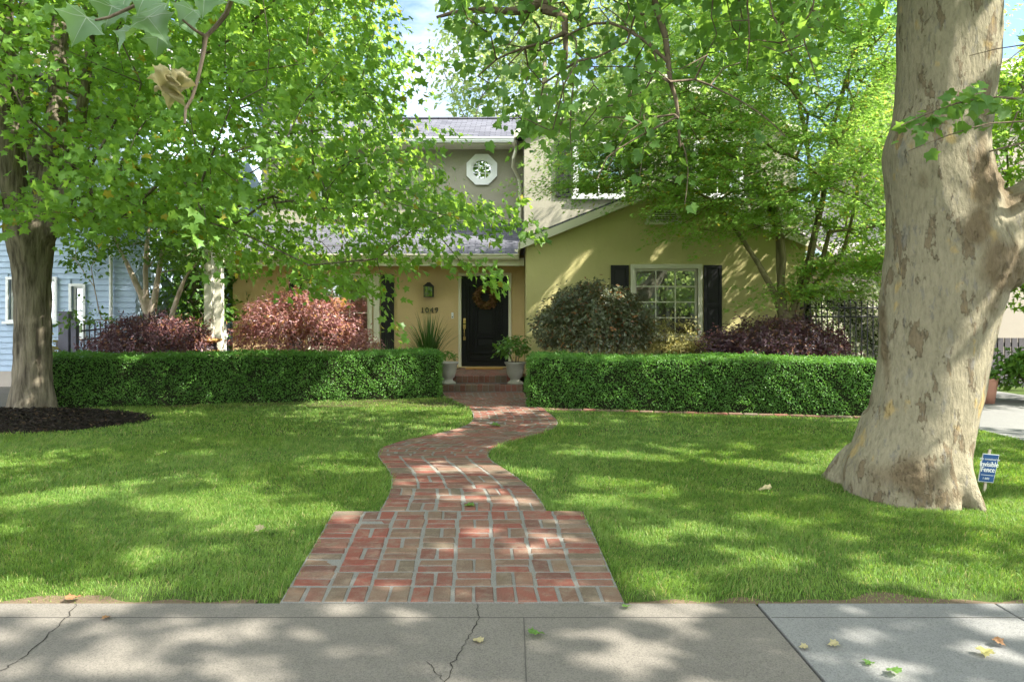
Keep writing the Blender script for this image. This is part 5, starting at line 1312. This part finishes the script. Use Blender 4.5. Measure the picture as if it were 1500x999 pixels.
ob = leafmesh('leaves', cat([q[0] for q in bl]), m_leaf('near_leaves', (.055, .13, .045), (.13, .22, .10), (.26, .42, .07), .38, .42, .35), syc)
ob.data.polygons.foreach_set('use_smooth', np.ones(len(ob.data.polygons), bool))
leafmesh('veins', cat([q[1] for q in bl]), m_leaf('leaf_veins', (.24, .32, .20), (.32, .38, .26), (.4, .5, .2), .3), ob)
a = bigleaf(250, 104, 1.9, .095, (-.05, .1, -1), (.5, -.8, .1), 1.2, .8)[0]
a2 = bigleaf(255, 112, 1.9, .08, (.25, .1, -1), (-.5, -.8, .2), 1.1, .9)[0]
dl = leafmesh('dry_leaf', cat([a, a2]), M['dry'], syc); dl['label'] = 'curled beige dry leaf on the near twig'
dl.data.polygons.foreach_set('use_smooth', np.ones(len(dl.data.polygons), bool))

# ---------------------------------------------------------------- maple at the left
MD = 10.0; mx0 = (47-CX)*MD/F
map_ = thing('maple_tree', 'broad dark green maple spreading over the left lawn from a mulch ring', 'tree', (mx0, MD, .1))
tb = MB(); ns = 24; vs = []; fs = []
mr = [(620, 6, 92), (606, 12, 84), (598, 15, 80), (585, 19, 77), (560, 22, 74), (520, 24, 72), (470, 25, 71), (430, 24, 71), (400, 22, 72), (375, 18, 74), (350, 13, 77), (330, 8, 82)]
for i, (y, l, r_) in enumerate(mr):
    c = P((l+r_)/2, y, MD); rr = (r_-l)/2*MD/F; 
    for k in range(ns): 
        a_ = 2*math.pi*k/ns; q = 1 + (.10 if i < 3 else .035)*math.sin(4*a_+1); vs.append((c[0]+rr*q*math.cos(a_), c[1]+min(rr, .34)*q*math.sin(a_), c[2]))
n = len(mr); tb.add(vs, [(i*ns+k, i*ns+(k+1) % ns, (i+1)*ns+(k+1) % ns, (i+1)*ns+k) for i in range(n-1) for k in range(ns)] + [list(range(ns))[::-1], [(n-1)*ns+k for k in range(ns)]])
ML = [[(58, 345), (72, 290), (82, 200), (86, 110), (88, 20), (92, -120)], [(36, 345), (22, 280), (14, 190), (10, 90), (4, -20), (-10, -150)], [(66, 350), (95, 290), (116, 190), (128, 100), (140, 0), (155, -110)], [(48, 345), (60, 280), (40, 160), (35, 0)]]
lr = [(.20, .19, .155, .14, .12, .07), (.20, .18, .15, .13, .11, .06), (.15, .11, .08, .065, .05, .03), (.16, .12, .10, .06)]
lims = []
for pts, rr, dd in zip(ML, lr, ((10, 10, 10.1, 10.2, 10.3, 10.4), (10, 9.9, 9.8, 9.7, 9.6, 9.5), (10, 9.9, 9.7, 9.6, 9.4, 9.2), (10, 10.3, 11, 11.6))):
    q = [P(x, y, d) for (x, y), d in zip(pts, dd)]; tb.tube(q, rr, 12); lims.append((q, rr))
remesh_trunk('trunk', tb, .035, .55, M['maple_bark'], map_, None, ((2, .05), (9, .03)))
sk = Skel()
for q, rr in lims: sk.line(q, radii=[r_*.9 for r_ in rr])
mpoly = [(-700,-700),(520,-700),(545,-60),(560,0),(585,45),(590,110),(600,180),(612,235),(660,285),(735,312),(690,325),(655,330),(640,345),(600,360),(560,398),(480,400),(400,390),(335,378),(270,352),(200,328),(120,335),(60,318),(-50,322),(-120,300),(-700,300)]
def acc(p): x, y = proj(p); return inpoly(x, y, mpoly) & (p[:, 2] > 1.9) & (p[:, 1] > 5.6) & ~((x > 55) & (x < 145) & (y > 40) & (y < 190) & (p[:, 1] < 10.1)) & ~((x > 20) & (x < 75) & (y > 50) & (y < 115))
Smp = ell_sampler([((-5.6, 9.6, 4.9), (6.6, 4.0, 3.6)), ((-2.6, 9.0, 3.3), (3.4, 2.6, 1.7)), ((-6.5, 9.8, 7.5), (5.0, 4.0, 3.2))], .30)
T3 = poisson(Smp, acc, N_MAPLE, .36)
T3 = np.concatenate([T3, [P(x, y, d) for x, y, d in ((678,388,8.4),(692,386,8.3),(700,300,8.6),(735,318,8.4),(745,322,8.3),(560,412,8.6),(500,412,8.8),(440,410,8.8))]])
D3 = sk.grow(T3, first=P(60, 300, 10), bend=.10, seg=.5)
add_skel(map_, sk, M['maple_bark'], 'branches', tip=.0055, expo=.47)
vf = sprays(T_MAPLE, T3, D3, .95, .75, 80, .086, .35, .07, .50, .50, .40, P(60, 250, 10))
leafmesh('crown', vf, M['maple'], map_)

# ---------------------------------------------------------------- Japanese maple before the gable wall
JD = 12.5; jb = P(1151, 500, JD)
jp = thing('japanese_maple', 'airy bright green Japanese maple with several slim stems before the gable wall', 'tree', (jb[0], JD, .1))
tb = MB()
JL = [([(1150, 590), (1149, 500), (1147, 460), (1132, 425), (1110, 385), (1088, 352), (1070, 325), (1050, 298), (1010, 275), (950, 262), (880, 262)], [12.5, 12.5, 12.5, 12.45, 12.4, 12.3, 12.2, 12.1, 12.0, 11.9, 11.8], (.13, .12, .10, .06, .052, .046, .04, .034, .028, .02, .012)),
      ([(1148, 470), (1144, 420), (1142, 380), (1140, 345), (1128, 310), (1105, 270), (1090, 220)], 12.5, (.09, .075, .07, .06, .05, .035, .02)),
      ([(1144, 420), (1148, 380), (1140, 320), (1122, 280), (1092, 245), (1040, 200), (990, 130)], 12.4, (.06, .055, .05, .045, .04, .028, .014)),
      ([(1160, 590), (1162, 500), (1162, 462), (1172, 420), (1186, 380), (1194, 340), (1204, 300), (1211, 250), (1222, 180), (1245, 100), (1278, 40), (1300, -40)], [12.5]*5 + [12.4, 12.3, 12.2, 12.1, 12, 11.9, 11.8], (.12, .11, .10, .075, .07, .06, .055, .05, .04, .032, .025, .015)),
      ([(1168, 440), (1185, 400), (1205, 380), (1215, 340), (1255, 335), (1300, 330)], 12.6, (.07, .06, .05, .04, .03, .02)),
      ([(1190, 420), (1215, 395), (1235, 370), (1250, 310), (1262, 250), (1290, 200)], 12.8, (.05, .045, .04, .035, .03, .02)),
      ([(1200, 330), (1190, 270), (1180, 200), (1165, 120), (1150, 40), (1140, -60)], 12.9, (.05, .045, .04, .035, .03, .02)),
      ([(1208, 270), (1240, 180), (1262, 120), (1285, 80)], 12.0, (.035, .03, .022, .012))]
sk = Skel()
for pts, dd, rr in JL:
    dd = dd if hasattr(dd, '__len__') else [dd]*len(pts)
    q = [P(x, y, d) for (x, y), d in zip(pts, dd)]; q = [np.array([p[0], p[1], max(p[2], .02)]) for p in q]
    tb.tube(q, rr, 10); sk.line(q, radii=[r_*.8 for r_ in rr])
remesh_trunk('trunk', tb, .018, .4, M['jp_bark'], jp, None, ((3, .03), (12, .012)))
jpol = [(795,265),(830,215),(870,165),(905,95),(930,20),(940,-260),(1420,-260),(1420,395),(1290,402),(1210,405),(1165,398),(1180,372),(1190,345),(1150,340),(1085,332),(1040,332),(985,315),(940,288),(865,285),(820,276)]
def acc(p): x, y = proj(p); return inpoly(x, y, jpol) & (p[:, 2] > 1.5) & ((p[:, 1] < 13.35) | (p[:, 2] > 4.9)) & ~((x > 1060) & (x < 1290) & (y > 300) & (p[:, 1] < 12.5))
Sj = ell_sampler([((5.0, 12.2, 5.2), (3.4, 2.3, 2.9)), ((3.0, 11.8, 4.4), (3.2, 1.7, 1.4)), ((6.3, 12.2, 3.0), (1.9, 1.7, 1.6)), ((5.2, 12.0, 7.2), (3.0, 2.2, 1.8))], .15)
T4 = poisson(Sj, acc, N_JP, .26)
ex = np.array([P(1112, 432, 12.2), P(1130, 425, 12.0), P(1150, 432, 12.0), P(1122, 418, 12.5), P(1160, 425, 12.1), P(1172, 432, 12.3), P(770, 268, 11.7), P(790, 275, 11.8)]); rk = np.array([P(rng.uniform(985, 1200), rng.uniform(268, 345), rng.uniform(11.2, 12.6)) for _ in range(55)]); rk2 = np.array([P(rng.uniform(1185, 1315), rng.uniform(372, 428), rng.uniform(11.6, 12.9)) for _ in range(48)]); rk3 = np.array([P(rng.uniform(815, 1080), rng.uniform(140, 285), rng.uniform(11.0, 12.8)) for _ in range(150)]); T4 = np.concatenate([T4, ex, rk, rk2, rk3])
D4 = sk.grow(T4, first=P(1150, 400, 12.5), bend=.12, seg=.4)
add_skel(jp, sk, M['jp_bark'], 'branches', tip=.0045, expo=.45)
vf = sprays(T_JP, T4, D4, .95, .78, 135, .062, .22, .028, .80, .35, .30, P(1150, 330, 12.5))
leafmesh('crown', vf, M['jp'], jp)

# ---------------------------------------------------------------- small tree at the side of the house
sm_ = thing('crape_myrtle', 'small multi stemmed tree with pale bark behind the purple shrubs at left', 'tree', ((218-CX)*13.3/F, 13.3, .1))
tb = MB(); sk = Skel()
for pts, rr in (([(219, 590), (218, 500), (217, 465), (206, 430), (190, 395), (178, 370), (165, 340)], (.11, .10, .085, .06, .05, .04, .02)), ([(219, 480), (214, 430), (213, 395), (216, 350), (220, 310)], (.07, .055, .05, .04, .02)), ([(221, 480), (226, 440), (232, 400), (238, 370), (255, 330)], (.075, .065, .055, .045, .02)), ([(252, 590), (252, 460), (262, 430), (272, 405), (300, 370)], (.06, .055, .045, .03, .015))):
    q = [P(x, y, 13.3) for x, y in pts]; q = [np.array([p[0], p[1], max(p[2], .02)]) for p in q]; tb.tube(q, rr, 10); sk.line(q, radii=[r_*.8 for r_ in rr])
remesh_trunk('trunk', tb, .02, .4, M['pale_bark'], sm_, None, ((3, .03), (12, .012)))
spol = [(95,300),(95,395),(120,405),(140,385),(190,380),(240,385),(300,400),(325,392),(330,300)]
def acc(p): x, y = proj(p); return inpoly(x, y, spol)
T5 = poisson(ell_sampler([((-7.0, 13.2, 3.1), (1.9, 1.1, 1.2))], 0), acc, 95, .22); T5 = np.concatenate([T5, [P(112, 470, 12.7), P(130, 470, 12.7), P(122, 462, 12.6), P(145, 455, 12.8)]])
D5 = sk.grow(T5, bend=.12, seg=.3); add_skel(sm_, sk, M['pale_bark'], 'branches', tip=.004, expo=.45)
leafmesh('crown', sprays(T_LEAF, T5, D5, .6, .45, 42, .085, .3, .06, .5, .4, .5), M['green_plant'], sm_)

# ---------------------------------------------------------------- other trees
def tree(label, x, y, h, trunk_h, ells, n, dmin, nl, size, L, mat, tr=.3, group=None, tmpl=T_LEAF, name='tree', acc=None, z0=.1, shell=.4):
    t = thing(name, label, 'tree', (x, y, z0), group=group)
    tb = MB(); b_ = np.array([x, y, z0-.1]); tp_ = np.array([x+rng.normal(0, .2), y+rng.normal(0, .2), h*.8])
    md = (b_+tp_)/2 + rng.normal(0, .15, 3); tb.tube([b_, b_+[0, 0, .5], md, tp_], [tr*1.3, tr, tr*.75, tr*.25], 12); tb.build('trunk', M['maple_bark'], t, True)
    sk = Skel(); sk.line([b_, md, tp_], radii=[tr*.7, tr*.6, tr*.2])
    T = poisson(ell_sampler(ells, shell), acc or (lambda p: p[:, 2] > trunk_h), n, dmin)
    D = sk.grow(T, bend=.1, seg=.9); add_skel(t, sk, M['maple_bark'], 'branches', tip=.012, expo=.45)
    leafmesh('crown', sprays(tmpl, T, D, L, L*.8, nl, size, .3, .16*L, .5, .5, .5, np.array([x, y, h*.6])), mat, t)
    return t
g = 'trees rising behind the house'
tree('pale green tree behind the ridge of the house, left of the two', 1.2, 27, 15, 5, [((.8, 27, 11.5), (3.6, 3.2, 4.8)), ((-.8, 27, 14), (2.2, 2.2, 3.0))], 190, .75, 60, .24, 1.5, M['bg'], group=g)
tree('pale green tree behind the upper gable, right of the two', 7.2, 26, 15, 5, [((6.8, 26, 11), (3.6, 3.0, 4.6))], 150, .75, 60, .24, 1.5, M['bg'], group=g)
tree('dark tree rising behind the blue house at the left', -13, 27, 15, 4, [((-13, 27, 11), (5, 4, 5))], 130, .95, 50, .30, 1.9, M['maple'], tr=.4)
tree('leafy tree behind the house roof, half hidden by the broad maple', -8.8, 27, 13, 5, [((-8.8, 27, 10), (3.6, 3.2, 4.6))], 120, .85, 55, .26, 1.7, M['bg'], group=g)
tree('bright leafy tree beyond the driveway at the right edge', 9.6, 11.0, 6.2, 1.7, [((9.5, 11.2, 3.6), (2.0, 1.7, 1.9)), ((9.9, 11.2, 5.2), (1.8, 1.5, 1.4))], 210, .30, 60, .12, .85, M['side'], tr=.12, tmpl=T_JP, name='leafy_tree')
tree('green tree between the house and the beige house', 8.3, 15.4, 7, 2.4, [((8.2, 15.4, 4.6), (1.3, 1.2, 2.2))], 60, .45, 50, .13, .9, M['side'], tr=.12, name='leafy_tree')
oh = thing('street_house', 'pale two storey house across the street, mirrored in the front windows', 'house', (4, -25, 0))
m = wall_mb(-14, 22, -.1, 6.2, -24.0, -.3, [(x, x+1.6, z, z+1.5) for x in (-11, -6, 0, 6, 12, 17) for z in (1.0, 4.0)]); m.build('wall', M['beige'], oh)
MB().box(-14, 22, -34, -24.6, -.1, 6.1).build('inner_wall', M['gate_grey'], oh)
m = MB(); m.slab([(-15, -23.2, 6.0), (23, -23.2, 6.0), (23, -29, 9.4), (-15, -29, 9.4)], .12); m.slab([(-15, -29.02, 9.4), (23, -29.02, 9.4), (23, -35, 6.0), (-15, -35, 6.0)], .12); m.build('roof', M['roof'], oh)
# trees over the street, seen in the window panes and shading the walk
g = 'trees across the street'
for i, (x, y, s_) in enumerate(((-11, -15, 1.0), (-1.5, -17, 1.15), (9.5, -15.5, 1.05), (19, -14, 1.0))):
    tree('shade tree across the street mirrored in the window panes', x, y, 9*s_, 1.6, [((x, y, 5.6*s_), (4.4*s_, 3.2, 3.7*s_))], 110, .75, 40, .34, 1.9, M['bg'], tr=.3, group=g, name='street_tree', z0=-.1)
tree('dense green tree standing in the gap between the blue house and the tan house', -7.15, 15.6, 7, .6, [((-7.1, 15.6, 2.9), (.75, 1.0, 2.5))], 80, .42, 55, .16, 1.0, M['green_plant'], tr=.12, name='leafy_tree')

# ================================================================== FALLEN LEAVES
def fallen(px, py, label, mat, size, z=0.008, curl=.5):
    p = ground_at(px, py); p[2] += z; p = p if py < 880 else np.array([(px-CX)*EYE/(py-HY), F*EYE/(py-HY), z + .016])
    V, Fc = bigleaf(CX, HY, 5, size, (math.cos(px), math.sin(px), 0), (rng.normal(0, .12), rng.normal(0, .12), 1), curl*.7, .25)[0]
    V = V - V.mean(0); V[:, 2] -= V[:, 2].min(); V = V + p
    o = link_mesh('fallen_leaf', np_mesh('fallen_leaf', V, Fc, True), mat); tag(o, label, 'leaf', 'leaves fallen on the ground')
fallen(786, 939, 'green fallen leaf on the dark pavement in front of the brick path', M['syc'], .075)
fallen(1222, 953, 'curled brown fallen leaf on the pale slab close to its joint, left of the others', M['dry'], .05)
fallen(1273, 979, 'small green fallen leaf on the pale slab, between the brown leaf and the slab middle', M['syc'], .045)
fallen(1309, 994, 'green fallen leaf at the lower edge of the photo on the pale slab', M['syc'], .06)
fallen(1463, 951, 'dark brown fallen leaf on the pale slab nearest the right edge', M['wreath'], .05)
fallen(1443, 966, 'yellow green fallen leaf in the sunny patch of the pale slab', M['straw'], .06)
fallen(1178, 956, 'straw coloured fallen leaf lying in the shade by the slab joint', M['dry'], .04)
fallen(700, 946, 'beige fallen leaf beside the middle pavement crack', M['dry'], .05)
fallen(155, 912, 'small brown fallen leaf by the left pavement crack', M['wreath'], .04)
fallen(918, 896, 'green fallen leaf at the lawn edge right of the brick landing', M['syc'], .045)
fallen(688, 746, 'grey green fallen leaf on the bricks where the path meets the landing', M['syc'], .085, .028)
fallen(726, 627, 'green fallen leaf on the bricks at the far bend of the path', M['syc'], .13, .028)
fallen(1121, 728, 'pale fallen leaf lying on the right lawn before the sycamore', M['dry'], .11, .045)
fallen(381, 787, 'whitish fallen leaf lying on the left lawn beside the path', M['dry'], .075, .045)
fallen(108, 884, 'orange tan fallen leaf at the bare lawn edge on the left', M['wreath'], .075)
# ================================================================== CAMERA, LIGHT, SKY
cam = bpy.data.cameras.new('camera'); co = bpy.data.objects.new('camera', cam); col.objects.link(co)
co.location = (0, 0, EYE); co.rotation_euler = (R(90), 0, 0); cam.sensor_width = 36; cam.lens = 24; cam.shift_y = -29.5/1500
cam.clip_start = .05; cam.clip_end = 2000; scn.camera = co
sl = bpy.data.lights.new('sun', 'SUN'); so = bpy.data.objects.new('sun', sl); col.objects.link(so)
sl.energy = SUN_E; sl.angle = R(.53); sl.color = (1, .955, .87)
so.rotation_euler = (-SUN).to_track_quat('-Z', 'Y').to_euler(); so.location = SUN*60
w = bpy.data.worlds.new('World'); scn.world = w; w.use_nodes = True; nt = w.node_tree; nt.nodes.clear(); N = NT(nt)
sky = N.n('ShaderNodeTexSky'); sky.sky_type = 'NISHITA'; sky.sun_disc = False
sky.sun_elevation = math.asin(SUN.z); sky.sun_rotation = math.atan2(SUN.x, SUN.y); sky.air_density = 1.0; sky.dust_density = .2; sky.ozone_density = 1.2
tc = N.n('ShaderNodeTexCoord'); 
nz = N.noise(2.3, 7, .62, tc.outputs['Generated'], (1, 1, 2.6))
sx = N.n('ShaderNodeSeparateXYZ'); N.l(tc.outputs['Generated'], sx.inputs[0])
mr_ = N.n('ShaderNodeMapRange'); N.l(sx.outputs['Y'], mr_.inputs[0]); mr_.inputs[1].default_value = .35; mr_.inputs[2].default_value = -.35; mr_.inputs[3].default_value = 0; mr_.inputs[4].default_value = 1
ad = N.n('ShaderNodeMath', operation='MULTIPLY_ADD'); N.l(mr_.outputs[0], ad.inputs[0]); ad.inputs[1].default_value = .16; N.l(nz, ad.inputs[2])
cl = N.ramp(ad.outputs[0], [(.50, 0), (.66, .9)])      # unseen bright cloud added in the south to fill shade, broken cloud in the north
cc = N.mix(mr_.outputs[0], CLOUD, CLOUD_FILL)
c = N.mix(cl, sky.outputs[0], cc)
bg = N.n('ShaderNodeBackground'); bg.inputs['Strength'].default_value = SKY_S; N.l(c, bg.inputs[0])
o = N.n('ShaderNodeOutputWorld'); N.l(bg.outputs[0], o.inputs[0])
vs = scn.view_settings; vs.view_transform = 'Standard'; vs.look = 'None'; vs.exposure = EXPO; vs.gamma = 1; vs.use_curve_mapping = False
cy = scn.cycles; cy.max_bounces = 6; cy.diffuse_bounces = 3; cy.glossy_bounces = 3; cy.transmission_bounces = 4; cy.transparent_max_bounces = 6
cy.use_denoising = True; cy.sample_clamp_indirect = 6; cy.caustics_reflective = False; cy.caustics_refractive = False
try: cy.denoiser = 'OPENIMAGEDENOISE'; cy.denoising_prefilter = 'ACCURATE'
except Exception: pass
